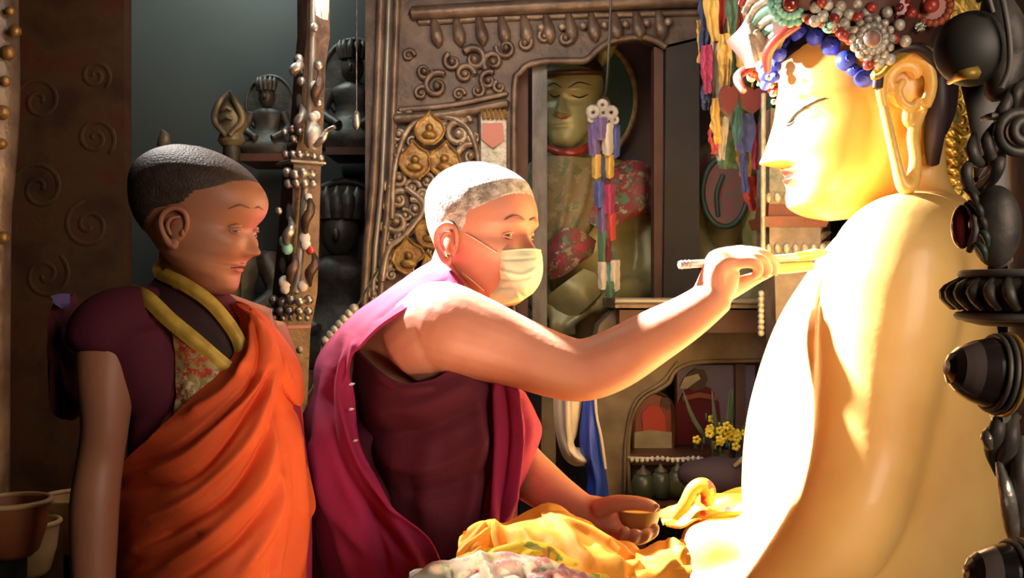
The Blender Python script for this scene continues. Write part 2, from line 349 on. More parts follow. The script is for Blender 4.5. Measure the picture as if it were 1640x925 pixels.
# ------------------------------------------------------------------ heads
HUMAN = [(0.00,.23,.09,.06),(0.025,.31,-.02,.13),(.07,.355,-.10,.185),(.13,.365,-.16,.225),(.20,.36,-.21,.255),(.27,.375,-.25,.275),(.34,.375,-.29,.295),
         (.43,.37,-.345,.32),(.50,.355,-.39,.325),(.55,.365,-.41,.335),(.62,.385,-.43,.345),(.70,.378,-.44,.35),(.78,.345,-.43,.34),(.85,.29,-.39,.31),(.91,.215,-.33,.26),(.955,.13,-.26,.19),(.985,.03,-.18,.115),(1.0,-.07,-.09,.01)]
HUMAN_NOSE = [(.31,.0),(.335,.03),(.355,.095),(.375,.115),(.41,.095),(.46,.065),(.51,.035),(.56,.01),(.60,0)]
def head_mesh(table=HUMAN, nose=HUMAN_NOSE, nosew=.058, nu=150, nz=150, jaw=.35, extras=(), pw=.92, child=False):
    """returns (verts array, faces) of a head, chin z=0 crown z=1, facing +x; jaw rows are tilted upward to the ear"""
    T = np.array(table); t = np.linspace(0, 1, nz); kk = np.linspace(0, 1, len(T)); 
    S = cat(T, nz*4); zz = S[:, 0]; zt = 0.5-0.5*np.cos(PI*t); zt = 0.5*t+0.5*zt
    z = zt; xf = np.interp(z, zz, S[:, 1]); xb = np.interp(z, zz, S[:, 2]); w = np.maximum(np.interp(z, zz, S[:, 3]), .002)
    Nn = np.array(nose); nb = np.interp(z, cat(Nn, 80)[:, 0], cat(Nn, 80)[:, 1], left=0, right=0)
    th = np.linspace(0, 2*PI, nu, endpoint=False); th = th+0.30*np.sin(th)*-1.0   # denser at the front
    c, s = np.cos(th)[None, :], np.sin(th)[None, :]
    xc = (xf*.45+xb*.55)[:, None]
    X = np.where(c > 0, xc+(xf[:, None]-xc)*np.abs(c)**pw, xc-(xc-xb[:, None])*np.abs(c)**.95)
    Y = w[:, None]*np.sign(s)*np.abs(s)**.92; Z = np.repeat(z[:, None], nu, 1)
    front = np.clip(c*2, 0, 1)
    wn = np.interp(z, [.3, .36, .42, .52, .6], [nosew*1.25, nosew*1.1, nosew*.75, nosew*.55, nosew*.9])[:, None]
    X = X+nb[:, None]*np.exp(-(np.abs(Y)/wn)**2.2)*front
    R = np.sqrt((X-xc)**2+Y**2)+1e-9; nx, ny = (X-xc)/R, Y/R
    for (y0, z0, wy, wz, a, sym) in extras:
        for sg in ((1, -1) if sym else (1,)):
            g = a*np.exp(-((Y-sg*y0)/wy)**2-((Z-z0)/wz)**2)*front; X = X+g*nx; Y = Y+g*ny
    k = jaw*np.clip((.36-Z)/.36, 0, 1); Z = Z+k*np.clip(xf[:, None]-.06-X, 0, 1)
    V = np.stack([X, Y, Z], -1).reshape(-1, 3); F = []
    for i in range(nz-1):
        for j in range(nu): F.append((i*nu+j, i*nu+(j+1) % nu, (i+1)*nu+(j+1) % nu, (i+1)*nu+j))
    F.append(tuple(range(nu-1, -1, -1))); F.append(tuple((nz-1)*nu+j for j in range(nu)))
    return V, F
def head_matrix(center_px, H, yaw, pitch=0, roll=0, sx=1, sy=1, sz=1):
    c = W(*center_px); R = Euler((math.radians(roll), math.radians(pitch), math.radians(yaw)), 'XYZ').to_matrix().to_4x4()
    return Matrix.Translation(c) @ R @ Matrix.Diagonal((H*sx, H*sy, H*sz, 1)) @ Matrix.Translation((0, 0, -0.5))
FEATURES = [(.13,.515,.075,.045,-.030,1),(.15,.60,.10,.03,.014,1),(.17,.42,.08,.07,.018,1),(.052,.345,.028,.022,.022,1),(0,.255,.09,.014,.016,0),(0,.222,.08,.016,.016,0),(0,.238,.12,.007,-.012,0),(0,.09,.07,.035,.012,0),(.115,.238,.02,.02,-.008,1),(0,.17,.08,.02,-.010,0)]
def ear(mb, side, M4, x=-.03, z=.43, h=.2, out=.03):
    """an ear: shell, curled helix, inner ridge and lobe; side is the sign of local y"""
    q = MB(); y0 = .318*side
    def P(dx, dz, o): return (x+dx*h, y0+side*(o*h), z+dz*h)
    q.ball(P(-.02, .02, .02), (.24*h, .10*h, .42*h))
    q.tube([P(.20, -.05, .08), P(.22, .22, .12), P(.12, .45, .16), P(-.10, .50, .22), P(-.30, .32, .28), P(-.34, .05, .28), P(-.24, -.22, .22), P(-.10, -.42, .14), P(.06, -.48, .10)], [.05*h, .06*h, .065*h, .07*h, .07*h, .065*h, .07*h, .10*h, .09*h], n=10, sub=4)
    q.tube([P(.02, .30, .12), P(-.14, .22, .20), P(-.20, .02, .20), P(-.10, -.2, .16)], [.035*h, .05*h, .05*h, .04*h], n=8, sub=4)
    q.ball(P(.16, -.08, .12), (.05*h, .05*h, .09*h)); q.ball(P(0.0, -.40, .12), (.12*h, .07*h, .13*h))
    q.xf(M4); mb.add(q.v, q.f)
def eye_parts(side, M4, body, V, x=None, y=.135, z=.515, r=.052, look=-.45, lidw=.058, deep=.66):
    """eyeball in white and iris; lids are added to the body skin"""
    q = V[(np.abs(V[:, 1]-side*y) < .012) & (np.abs(V[:, 2]-z) < .02) & (V[:, 0] > 0)]; x = q[:, 0].mean() if x is None else x
    e = MB(); cx = x-r*deep; e.mi = 0; e.ball((cx, side*y, z), (r, r, r), 16, 12); e.mi = 1
    dx, dy = math.cos(look), math.sin(look)
    e.ball((cx+r*.36*dx, side*y-side*r*.36*dy, z-.004), (r*.70, r*.70, r*.70), 16, 12); e.xf(M4)
    lids = MB(); up = []; lo = []
    for k in range(7):
        t = k/6*2-1; yy = side*(y)+t*lidw; xx = cx+math.sqrt(max(r*r*1.12-(t*r*.9)**2, 0))-abs(t)*.012+.002
        up.append((xx, yy, z+.020*(1-t*t)+.002)); lo.append((xx-.002, yy, z-.017*(1-t*t)-.002))
    lids.tube(up, [.004, .008, .010, .010, .010, .008, .004], n=8, sub=3); lids.tube(lo, [.003, .006, .007, .007, .007, .006, .003], n=8, sub=3)
    up2 = [(a-.010, b, c+.018) for a, b, c in up]; lids.tube(up2, [.006, .012, .014, .014, .014, .012, .006], n=8, sub=3)
    lids.xf(M4); body.add(lids.v, lids.f); return e
def hair_shell(V, nu, M4, keep, off, mb):
    """skin-tight cap of cropped hair where keep(x,y,z)>0, thinning to the hairline"""
    c = np.array((-.02, 0, .5)); nz = len(V)//nu; idx = {}; vs = []; fs = []
    k = np.array([keep(*p) for p in V]); N = V-c; N /= np.linalg.norm(N, axis=1)[:, None]
    A = V+N*(np.clip(k, 0, 1)*off+.0008)[:, None]-N*(k < 0)[:, None]*.012
    q = MB(); F = []
    for i in range(nz-1):
        for j in range(nu):
            f = (i*nu+j, i*nu+(j+1) % nu, (i+1)*nu+(j+1) % nu, (i+1)*nu+j)
            if max(k[list(f)]) > -0.02: F.append(f)
    F.append(tuple((nz-1)*nu+j for j in range(nu)))
    used = sorted({i for f in F for i in f}); mp = {u: n for n, u in enumerate(used)}
    q.add([A[u] for u in used], [tuple(mp[i] for i in f) for f in F]); q.xf(M4); mb.add(q.v, q.f)
def surf_line(V, M4, pts, r, name, m, par, off=.0):
    """thin raised line on the face; pts are (y, z) in head units"""
    P = []
    for y, z in cat(np.array(pts, float), 12):
        q = V[(np.abs(V[:, 1]-y) < .02) & (np.abs(V[:, 2]-z) < .016) & (V[:, 0] > 0)]
        w = np.exp(-((q[:, 1]-y)**2+(q[:, 2]-z)**2)/.00008); P.append(M4 @ Vector((float((q[:, 0]*w).sum()/w.sum())+off, y, z)))
    mb = MB(); n = len(P); mb.tube(P, [r*(.4+.6*math.sin(PI*(i+.5)/n)) for i in range(n)], n=8); return mb.build(name, m, par)
def bvh_of(mb): return BVHTree.FromPolygons([Vector(v) for v in mb.v], mb.f)
def hit(bvh, px, py, off=0.001):
    o = Vector((0, 0, CAMZ)); d = (W(px, py, 1.0)-o).normalized(); r = bvh.ray_cast(o, d)
    return (r[0]+r[1]*off*(1 if r[1].dot(d) < 0 else -1)) if r[0] else None
# ------------------------------------------------------------------ room shell
struct('floor', MB().box((0, 1.6, -.03), (6.4, 6.0, .06)), M['floor'])
struct('ceiling', MB().box((0, 1.6, 3.83), (6.4, 6.0, .06)), M['plaster'])
struct('wall_left', MB().box((-3.17, 1.6, 1.9), (.06, 6.0, 3.8)), M['plaster'])
struct('wall_right', MB().box((3.17, 1.6, 1.9), (.06, 6.0, 3.8)), M['plaster'])
struct('wall_back', MB().box((0, 4.63, 1.9), (6.4, .06, 3.8)), M['darkvoid'])
struct('wall_front', MB().box((0, -1.43, 1.9), (6.4, .06, 3.8)), M['plaster'])

# unseen boards added to cut the beam, with an opening it passes through
mb = MB(); HX0, HX1, HY0, HY1 = -.985, -.20, 2.02, 2.30
for x0, x1, y0, y1 in ((-2.6, .08, .7, 1.88), (-2.6, HX0, 1.88, HY0), (-.885, .08, 1.88, HY0), (-2.6, .08, HY1, 2.72), (-2.6, HX0, HY0, HY1), (HX1, .08, HY0, HY1)): mb.box(((x0+x1)/2, (y0+y1)/2, 2.07), (x1-x0, y1-y0, .04))
struct('beam_blocker', mb, M['wood'])

# board wall high on the left, coloured grey green in place of haze
mb = MB(); a = W(195, 0, 3.6); b = W(600, 0, 3.6)
mb.box(((a.x+b.x)/2, 3.63, 1.6), (b.x-a.x, .05, 3.2))
struct('wall_shrine', mb, M['haze'])

# ------------------------------------------------------------------ red painted panel with a carved post, far left
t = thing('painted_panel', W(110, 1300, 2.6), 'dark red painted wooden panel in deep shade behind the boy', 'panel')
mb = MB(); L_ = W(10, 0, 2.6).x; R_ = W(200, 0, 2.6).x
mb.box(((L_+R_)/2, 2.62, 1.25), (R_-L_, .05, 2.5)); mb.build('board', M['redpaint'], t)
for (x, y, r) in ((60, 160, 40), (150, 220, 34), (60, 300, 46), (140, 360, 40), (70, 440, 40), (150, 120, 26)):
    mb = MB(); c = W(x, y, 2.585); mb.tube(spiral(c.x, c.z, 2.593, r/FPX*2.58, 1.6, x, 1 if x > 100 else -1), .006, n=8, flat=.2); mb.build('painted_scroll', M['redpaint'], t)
t = thing('ornate_post', W(12, 1300, 2.4), 'tan carved post with gilt bosses at the left edge of the picture', 'post')
mb = MB(); P_ = [W(-12, -60, 2.4), W(-8, 160, 2.4), W(-10, 300, 2.4), W(-16, 440, 2.4), W(-18, 1285, 2.4)]
mb.tube(P_, [.055, .055, .045, .045, .045], n=16, sub=3); mb.build('shaft', M['carved'], t)
for k, (x, y, r) in enumerate(((16, 18, 8), (24, 50, 10), (12, 84, 12), (8, 130, 9), (4, 180, 12), (2, 230, 9), (4, 380, 10))):
    MB().ball(W(x, y, 2.36), r/FPX*2.36, 12, 8).build('gilt_boss', M['goldleaf'], t)

# ------------------------------------------------------------------ dim shrine figures behind the boy and the pillar
def small_figure(cx, top, h, d, m, label, halo=True, name='shrine_figure', grp=None, crown=True):
    s = h/FPX*d/1.0; base = W(cx, top+h, d)
    t = thing(name, base, label, 'statue', grp); X, Z = base.x, base.z
    b = MB(); b.loft([(X, d, Z, .30*s, .18*s, 0), (X, d, Z+.10*s, .34*s, .2*s, 0), (X, d, Z+.2*s, .24*s, .16*s, 0), (X, d, Z+.34*s, .15*s, .1*s, 0), (X, d, Z+.52*s, .2*s, .11*s, 0), (X, d, Z+.60*s, .07*s, .06*s, 0)], n=20, sub=3)
    for sg in (1, -1): b.tube([(X+sg*.2*s, d, Z+.52*s), (X+sg*.26*s, d-.03*s, Z+.33*s), (X+sg*.1*s, d-.16*s, Z+.2*s)], [.065*s, .05*s, .04*s], n=10, sub=4)
    b.ball((X, d-.01*s, Z+.73*s), (.105*s, .11*s, .14*s)); b.ball((X, d-.12*s, Z+.71*s), (.02*s, .03*s, .035*s))
    b.build('figure', m, t)
    if crown:
        c = MB()
        for k in range(5):
            a = (k-2)*.5; c.tube([(X+.1*s*math.sin(a), d-.1*s*math.cos(a), Z+.80*s), (X+.12*s*math.sin(a), d-.11*s*math.cos(a), Z+.90*s), (X+.12*s*math.sin(a), d-.1*s*math.cos(a), Z+.97*s)], [.035*s, .04*s, .006*s], n=8, sub=3)
        c.build('crown', m, t)
    if halo:
        hb = MB(); n = 28; ring = [(X+.3*s*math.sin(2*PI*k/n), d+.14*s, Z+.66*s+.36*s*math.cos(2*PI*k/n)) for k in range(n)]
        hb.tube(ring, .022*s, n=8, closed=True); hb.prism([(x, z) for x, y, z in ring], d+.135*s, d+.15*s); hb.build('halo', m, t)
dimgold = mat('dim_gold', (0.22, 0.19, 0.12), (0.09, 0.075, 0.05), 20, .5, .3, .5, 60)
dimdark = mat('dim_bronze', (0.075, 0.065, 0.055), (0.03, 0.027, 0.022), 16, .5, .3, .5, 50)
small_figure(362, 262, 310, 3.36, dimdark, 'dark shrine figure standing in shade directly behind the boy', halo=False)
# hair-knot finial above it
t = thing('flame_finial', W(371, 240, 2.7), 'leaf-shaped dull gold finial rising above the boy\'s head', 'finial')
mb = MB(); c = W(371, 190, 2.7); s = 2.7/FPX
mb.lathe((c.x, c.y, c.z), [(-44*s, 16*s), (-36*s, 22*s), (-24*s, 18*s), (-10*s, 26*s), (4*s, 25*s), (18*s, 19*s), (30*s, 11*s), (40*s, 2*s)], n=20); mb.build('bud', dimgold, t)
mb = MB()
for sg in (1, -1): mb.tube([(c.x+sg*3*s, c.y-.04, c.z-30*s), (c.x+sg*22*s, c.y-.03, c.z-4*s), (c.x+sg*12*s, c.y-.04, c.z+24*s), (c.x, c.y-.02, c.z+42*s)], [4*s, 6*s, 5*s, 2*s], n=8, sub=5)
mb.tube([(c.x-9*s, c.y-.05, c.z-6*s), (c.x, c.y-.055, c.z-2*s), (c.x+9*s, c.y-.05, c.z-6*s)], 3*s, n=8, sub=3)
mb.tube([(c.x-7*s, c.y-.045, c.z+9*s), (c.x, c.y-.05, c.z+13*s), (c.x+7*s, c.y-.045, c.z+9*s)], 3*s, n=8, sub=3); mb.build('leaf_rim', dimgold, t)
MB().tube([(c.x, c.y, c.z-44*s), (c.x, c.y, .0)], [14*s, 20*s], n=12).build('stem', dimdark, t)
t = thing('gold_ornament', W(266, 240, 2.5), 'small gold leaf ornament just above the back of the boy\'s head', 'ornament')
MB().tube([W(258, 242, 2.5), W(264, 222, 2.5), W(259, 207, 2.5)], [.012, .016, .002], n=10, sub=4).build('leaf', dimgold, t)
MB().tube([W(258, 238, 2.5), W(282, 236, 2.5)], [.013, .008], n=10).build('foot', dimgold, t)
MB().tube([W(268, 244, 2.52), W(268, 1150, 2.52)], .02, n=10).build('stand', dimdark, t)
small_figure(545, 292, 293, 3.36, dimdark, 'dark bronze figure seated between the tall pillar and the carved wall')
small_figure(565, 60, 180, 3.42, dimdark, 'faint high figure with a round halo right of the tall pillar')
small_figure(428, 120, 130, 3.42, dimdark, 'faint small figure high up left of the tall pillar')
for (x, y, lab) in ((565, 240, 'dark wall shelf under the high haloed figure right of the tall pillar'), (428, 250, 'dark wall shelf under the small high figure left of the tall pillar')):
    o = MB().box(W(x, y, 3.42)+Vector((0, .05, -.0125)), (.16, .24, .025)).build('wall_shelf', M['wood']); props(o, lab, 'shelf')
# dim carved shrine rail below them
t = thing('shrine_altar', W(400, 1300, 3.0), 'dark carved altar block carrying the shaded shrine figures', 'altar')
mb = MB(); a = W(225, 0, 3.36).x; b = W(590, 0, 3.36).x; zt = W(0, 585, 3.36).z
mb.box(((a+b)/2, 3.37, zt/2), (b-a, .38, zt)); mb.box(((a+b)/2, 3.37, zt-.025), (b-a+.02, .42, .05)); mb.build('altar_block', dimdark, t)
mb = MB()
for k in range(9): 
    c = (a+(k+.5)*(b-a)/9, 3.175, zt-.16); mb.tube(spiral(c[0], c[2], c[1], .045, 1.4, k, (-1)**k), .009, n=8)
mb.build('scrollwork', dimdark, t)
# pale bead string and small tag hanging by the pillar
t = thing('pearl_string', W(540, 520, 2.45), 'slanting string of pale round beads beside the older monk\'s back', 'garland')
for i in range(7): MB().ball(W(522+i*7.5, 545-i*8.5, 2.45), (.0125, .012, .0125), 12, 8).build('bead', M['palesilver'], t)
MB().tube([W(515, 553, 2.45), W(575, 485, 2.45), W(600, 440, 2.60), (*W(606, 430, 2.97),)], .003, n=6).build('cord', M['darkmetal'], t)
MB().tube([W(515, 553, 2.45), W(500, 620, 2.42), W(478, 640, 2.36)], .003, n=6, sub=3).build('lower_cord', M['darkmetal'], t)
t = thing('hanging_tag', W(571, 205, 3.0), 'small pale oblong tag hanging in the dark right of the tall pillar', 'tag')
MB().ball(W(571, 193, 3.0), (.013, .008, .031)).build('plate', M['silver'], t)
MB().tube([W(571, 177, 3.0), W(571, -100, 3.0), W(571, -700, 3.0)], .002, n=6).build('thread', M['silver'], t)

# ------------------------------------------------------------------ tall jewelled pillar
t = thing('jewelled_pillar', W(462, 1300, 2.3), 'tall slim silvered pillar set with beads and gems between the two monks', 'pillar')
D = 2.3; rzp = 0.62
def colsec(mb, pts):
    """square column through (px,py,halfwidth_px), turned on its corner"""
    R = []
    for (x, y, w) in pts:
        c = W(x, y, D); w = w/FPX*D*.78; R.append([(c.x+w*math.cos(rzp+q)*1.35, c.y+w*math.sin(rzp+q)*1.35, c.z) for q in (PI*.25+PI*k/2 for k in range(4))])
    vs = [v for r in R for v in r]; fs = []
    for j in range(len(R)-1):
        for i in range(4): fs.append((j*4+i, (j+1)*4+i, (j+1)*4+(i+1) % 4, j*4+(i+1) % 4))
    fs.append((0, 1, 2, 3)); k = (len(R)-1)*4; fs.append((k+3, k+2, k+1, k)); return mb.add(vs, fs)
mb = MB(); colsec(mb, [(502, -120, 26), (502, 60, 26), (497, 100, 25), (490, 222, 27), (483, 262, 31), (482, 300, 31), (478, 380, 33), (472, 470, 36), (464, 530, 33), (457, 700, 33), (452, 1280, 34)]); mb.build('shaft', M['pillar'], t)
mb = MB(); mb.tube([W(504, -100, D-.05), W(500, 100, D-.05), W(492, 230, D-.052)], .008, n=8); mb.tube([W(489, 300, D-.058), W(481, 400, D-.06), W(474, 468, D-.062)], .009, n=8); mb.build('corner_bead', M['greyflat'], t)
def ledge(y, cx, w, h, m):
    mb = MB(); colsec(mb, [(cx, y-h, w*.8), (cx, y-h*.3, w), (cx, y+h*.4, w), (cx, y+h, w*.82)]); return mb.build('ledge', m, t)
ledge(262, 482, 40, 5, M['greyflat']); ledge(232, 485, 26, 6, M['silver']); ledge(120, 492, 23, 5, M['greyflat']); ledge(522, 460, 38, 7, mat('rose_enamel', (.34, .13, .12), rough=.5)); ledge(300, 480, 28, 4, M['silver']); ledge(545, 458, 34, 12, M['carved']); ledge(70, 500, 24, 5, M['carved'])
def beadrow(pts, r, m=None, name='bead_row'):
    mb = MB()
    for (x, y) in pts: mb.ball(W(x, y, D-.085+(abs(x-482)*.0012)), r/FPX*D, 12, 8)
    return mb.build(name, m or M['silver'], t)
beadrow([(458+i*11, 247+(i > 3)*(i-3)*3) for i in range(6)], 6.5); beadrow([(460+i*13, 276+(i % 2)*3) for i in range(4)], 8.5); beadrow([(462+i*13, 294) for i in range(4)], 7.5)
beadrow([(438+i*14, 480+(i % 2)*3) for i in range(5)], 8); beadrow([(434+i*15, 498) for i in range(5)], 7.5); beadrow([(440+i*13, 509) for i in range(5)], 5); beadrow([(456, 212), (468, 206), (480, 210), (470, 222)], 6)
beadrow([(445, 560), (462, 566), (480, 560), (470, 590), (452, 592)], 6, M['carvedlight'])
for (x, y, r, m) in ((478, 95, 8, 'silver'), (510, 105, 8, 'silver'), (482, 130, 7, 'silver'), (504, 138, 8, 'white'), (510, 165, 6, 'silver'), (506, 185, 7, 'white'), (504, 44, 7, 'silver'), (456, 386, 9, 'turq'), (460, 398, 9, 'turq'), (488, 381, 9, 'white'), (490, 392, 8, 'white'), (456, 452, 10, 'white'), (456, 462, 8, 'white'), (485, 458, 8, 'white'), (497, 400, 7, 'coral'), (446, 338, 6, 'silver'), (494, 316, 6, 'white')):
    MB().ball(W(x, y, D-.07), (r/FPX*D, r/FPX*D*.7, r/FPX*D*1.1), 12, 8).build('gem', M[m], t)
for (x, y, h) in ((479, 165, 15), (463, 345, 20), (452, 425, 14)): MB().ball(W(x, y, D-.052), (.009, .014, h/FPX*D), 12, 10).build('slot_shade', M['darkvoid'], t)  # solid black lumps drawn for the shade inside the slots
for (x, y, h, w) in ((492, 345, 34, 6), (499, 430, 28, 6), (468, 430, 26, 5), (462, 372, 24, 5), (508, 140, 30, 5), (480, 190, 22, 5), (503, 210, 14, 5), (474, 108, 14, 6)):
    MB().tube([W(x+2, y-h, D-.062), W(x+w, y-h*.3, D-.085), W(x-w*.6, y+h*.3, D-.088), W(x-2, y+h, D-.066)], [.003, .010, .011, .003], n=8, sub=5).build('curled_leaf', M['pillar' if h > 24 else 'silver'], t)
t = thing('folded_white_scarf', W(514, 40, 2.2), 'folded white cloth strip tied at the very top of the tall pillar', 'scarf')
MB().patch([[(504, -60, 2.2), (514, -60, 2.18), (527, -60, 2.2)], [(505, 5, 2.2), (514, 5, 2.17), (527, 5, 2.2)], [(507, 24, 2.2), (516, 30, 2.18), (525, 32, 2.2)]], 20, 14, thick=.006).build('strip', M['white'], t)
MB().tube([W(500, -70, 2.22), W(530, -66, 2.22)], .008, n=8).build('knot', M['white'], t)
t = thing('small_dancing_ornament', W(500, 245, 2.2), 'small silver figure with an outstretched arm on the pillar ledge', 'ornament')
MB().tube([W(500, 236, 2.2), W(503, 215, 2.19), W(502, 196, 2.2)], [.014, .018, .007], n=10, sub=4).build('figure_body', M['palesilver'], t)
MB().tube([W(504, 232, 2.19), W(517, 222, 2.18), W(524, 210, 2.18), W(536, 203, 2.17)], [.009, .008, .006, .005], n=8, sub=4).build('arm', M['silver'], t)
MB().ball(W(502, 188, 2.2), .012, 12, 8).build('head', M['palesilver'], t)

# ------------------------------------------------------------------ carved shrine front with arched openings
DP = 3.0
def PX(x, y, d=DP): v = W(x, y, d); return (v.x, v.z)
t = thing('carved_shrine_front', W(800, 1300, DP), 'carved brown metal shrine front with scrolls and two arched openings behind the older monk', 'shrine')
poly = [(585, -170), (1240, -170), (1240, 40), (1118, 60), (1066, 72), (1050, 62), (1030, 56), (1000, 58), (975, 64), (955, 76), (938, 92), (905, 93), (870, 94), (845, 100), (828, 114), (819, 140), (818, 300), (818, 1280), (585, 1280)]
mb = MB(); mb.prism([PX(*p) for p in poly], DP, DP+.10); mb.build('panel', M['panelboard'], t, angle=30)
# mouldings
mb = MB(); mb.tube([(PX(*p)[0], DP-.005, PX(*p)[1]) for p in ((1066, 76), (1050, 66), (1030, 60), (1000, 62), (975, 68), (955, 82), (938, 97), (905, 98), (870, 99), (845, 105), (832, 118), (824, 140), (823, 300), (823, 640))], .011, n=10, sub=3)
mb.build('arch_moulding', M['carved'], t)
for k, x in enumerate((600, 613, 626)):
    mb = MB(); mb.tube([W(x+12, -60, DP-.01), W(x+6, 120, DP-.012), W(x-2, 300, DP-.014), W(x-16, 470, DP-.014), W(x-22, 900, DP-.014)], (.014, .008, .011)[k], n=10, sub=3); mb.build('side_moulding', M['carved' if k != 1 else 'greyflat'], t)
mb = MB(); mb.tube([W(632, 190, DP-.015), W(720, 183, DP-.015), W(812, 165, DP-.015)], .016, n=10, sub=4); mb.tube([W(640, 176, DP-.005), W(720, 169, DP-.005), W(812, 150, DP-.005)], .010, n=10, sub=4)
mb.tube([W(770, 180, DP-.012), W(771, 420, DP-.012)], .010, n=8); mb.tube([W(633, 192, DP-.012), W(625, 330, DP-.012), W(612, 450, DP-.012)], .008, n=8, sub=3); mb.build('frieze_moulding', M['carved'], t)
def scroll(x, y, r, a0, sg, th, m='carved', turns=1.35, name='scroll', tail=None, par=None):
    c = PX(x, y); mb = MB(); p = spiral(c[0], c[1], DP-.012, r/FPX*DP, turns, a0, sg); 
    if tail: p = [tuple(W(tail[0], tail[1], DP-.006))]+p
    mb.tube(p, [th/FPX*DP*(1-.55*i/len(p)) for i in range(len(p))], n=8); mb.ball((c[0], DP-.018, c[1]), th/FPX*DP*1.1, 10, 7)
    return mb.build(name, M[m], par or t)
rr = random.Random(3)
# frieze of large scrolls (upper band)
for (x, y, r, a, s_, th) in ((700, 138, 22, 1, 1, 6), (760, 96, 20, 2.5, -1, 7), (745, 120, 16, 0, 1, 6), (790, 100, 17, 4, -1, 6), (782, 130, 15, 1, 1, 5), (725, 100, 14, 2, 1, 5), (680, 115, 13, 0, -1, 5), (810, 78, 16, 3, 1, 5), (675, 150, 11, 1, 1, 4), (765, 146, 11, 1, -1, 4), (800, 140, 10, 2, 1, 4), (735, 152, 10, 0, 1, 4), (840, 70, 14, 2, -1, 5), (872, 60, 13, 0, 1, 5), (905, 62, 12, 1, -1, 5), (655, 90, 10, 0, 1, 4)):
    scroll(x, y, r, a, s_, th)
# hanging leaf tongues under the cornice
for k in range(11):
    x = 700+k*36; y = 52-k*1.2
    mb = MB(); mb.tube([W(x-6, y-22, DP-.01), W(x, y+8, DP-.016), W(x+2, y+24, DP-.008)], [.010, .020, .004], n=10, sub=4, flat=.6); mb.build('leaf_tongue', M['carved'], t)
mb = MB(); mb.tube([W(660, 22, DP-.01), W(830, 12, DP-.02), W(1000, 4, DP-.02), (*W(1120, 0, DP-.02),)], .022, n=10, sub=3); mb.tube([W(670, 36, DP), W(830, 28, DP), W(1120, 20, DP)], .012, n=8, sub=3); mb.build('cornice', M['carved'], t)
for k in range(7): MB().ball(W(866+k*34, 44-k*1.5, DP-.02), .012, 12, 8).build('boss', M['carvedlight'], t)
# rinceau of worn brass scrolls round the gold medallions
SCR = [(735, 215, 22, 1, 1, 7), (755, 250, 22, 3, -1, 6), (742, 195, 12, 0, 1, 5), (640, 215, 14, 2, 1, 5), (635, 250, 14, 1, -1, 5), (640, 285, 14, 3, 1, 5), (660, 300, 13, 0, 1, 5), (640, 320, 15, 1, 1, 6), (665, 335, 16, 2, -1, 6), (635, 355, 16, 4, 1, 6), (625, 390, 13, 2, 1, 5), (618, 420, 12, 0, -1, 5), (670, 365, 14, 1, 1, 5), (685, 290, 14, 3, -1, 5), (720, 285, 14, 2, 1, 5), (690, 320, 12, 1, 1, 5), (628, 440, 10, 1, 1, 4), (640, 400, 11, 3, 1, 4), (760, 220, 10, 3, 1, 4), (725, 180, 8, 3, 1, 4), (655, 190, 9, 1, 1, 4), (610, 445, 10, 1, 1, 4), (600, 470, 12, 0, 1, 5)]
SCR += [(712, 200, 9, 1, 1, 4), (640, 190, 8, 2, -1, 4), (748, 275, 12, 2, 1, 5), (738, 232, 9, 4, 1, 4), (700, 300, 10, 1, -1, 4), (676, 312, 9, 0, 1, 4), (650, 345, 10, 2, -1, 4), (655, 370, 10, 1, 1, 4), (640, 378, 9, 0, -1, 4), (632, 412, 8, 2, 1, 4), (670, 395, 9, 3, 1, 4), (686, 402, 9, 1, 1, 4), (690, 345, 10, 2, 1, 4), (708, 322, 9, 4, 1, 4), (725, 305, 9, 1, 1, 4), (625, 300, 9, 2, 1, 4), (622, 330, 9, 0, -1, 4), (618, 365, 9, 1, 1, 4), (660, 228, 8, 1, 1, 3), (636, 235, 7, 2, 1, 3)]
for (x, y, r, a, s_, th) in SCR: scroll(x, y, r, a, s_, th, 'carvedlight')
ARC = MB(); ARC.tube([W(628, 350, DP-.02), W(632, 270, DP-.02), W(655, 205, DP-.02), (*W(700, 186, DP-.02),), W(745, 200, DP-.02), W(765, 250, DP-.02), W(760, 300, DP-.02)], .009, n=8, sub=5); ARC.build('arched_stem', M['carvedlight'], t)
ARC = MB(); ARC.tube([W(612, 450, DP-.02), W(622, 400, DP-.02), W(650, 375, DP-.02), (*W(680, 330, DP-.02),), W(650, 300, DP-.02)], .010, n=8, sub=5); ARC.build('curling_stem', M['carvedlight'], t)
for (x, y, s_, rot) in ((688, 207, 25, 0), (665, 258, 27, .1), (712, 257, 27, -.1), (655, 412, 28, .1), (690, 372, 26, -.2), (684, 430, 24, 0)):
    c = W(x, y, DP-.03); s = s_/FPX*DP; mb = MB()
    ol = [(0, 1.15), (.35, .72), (.75, .45), (.95, -.05), (.7, -.6), (.3, -.9), (-.3, -.9), (-.7, -.6), (-.95, -.05), (-.75, .45), (-.35, .72)]
    q = [(c.x+s*(px*math.cos(rot)-pz*math.sin(rot)), c.z+s*(px*math.sin(rot)+pz*math.cos(rot))) for px, pz in ol]
    mb.prism(q, DP-.030, DP-.004); g = mb.build('gold_medallion', M['goldleaf'], t, angle=30)
    mb = MB(); mb.ball((c.x, DP-.036, c.z+.1*s), (.26*s, .014, .26*s)); mb.ball((c.x, DP-.034, c.z-.35*s), (.5*s, .014, .28*s)); mb.tube([(a, DP-.031, b) for a, b in q], .005, n=6, closed=True); mb.build('embossed_figure', M['goldleaf'], g)
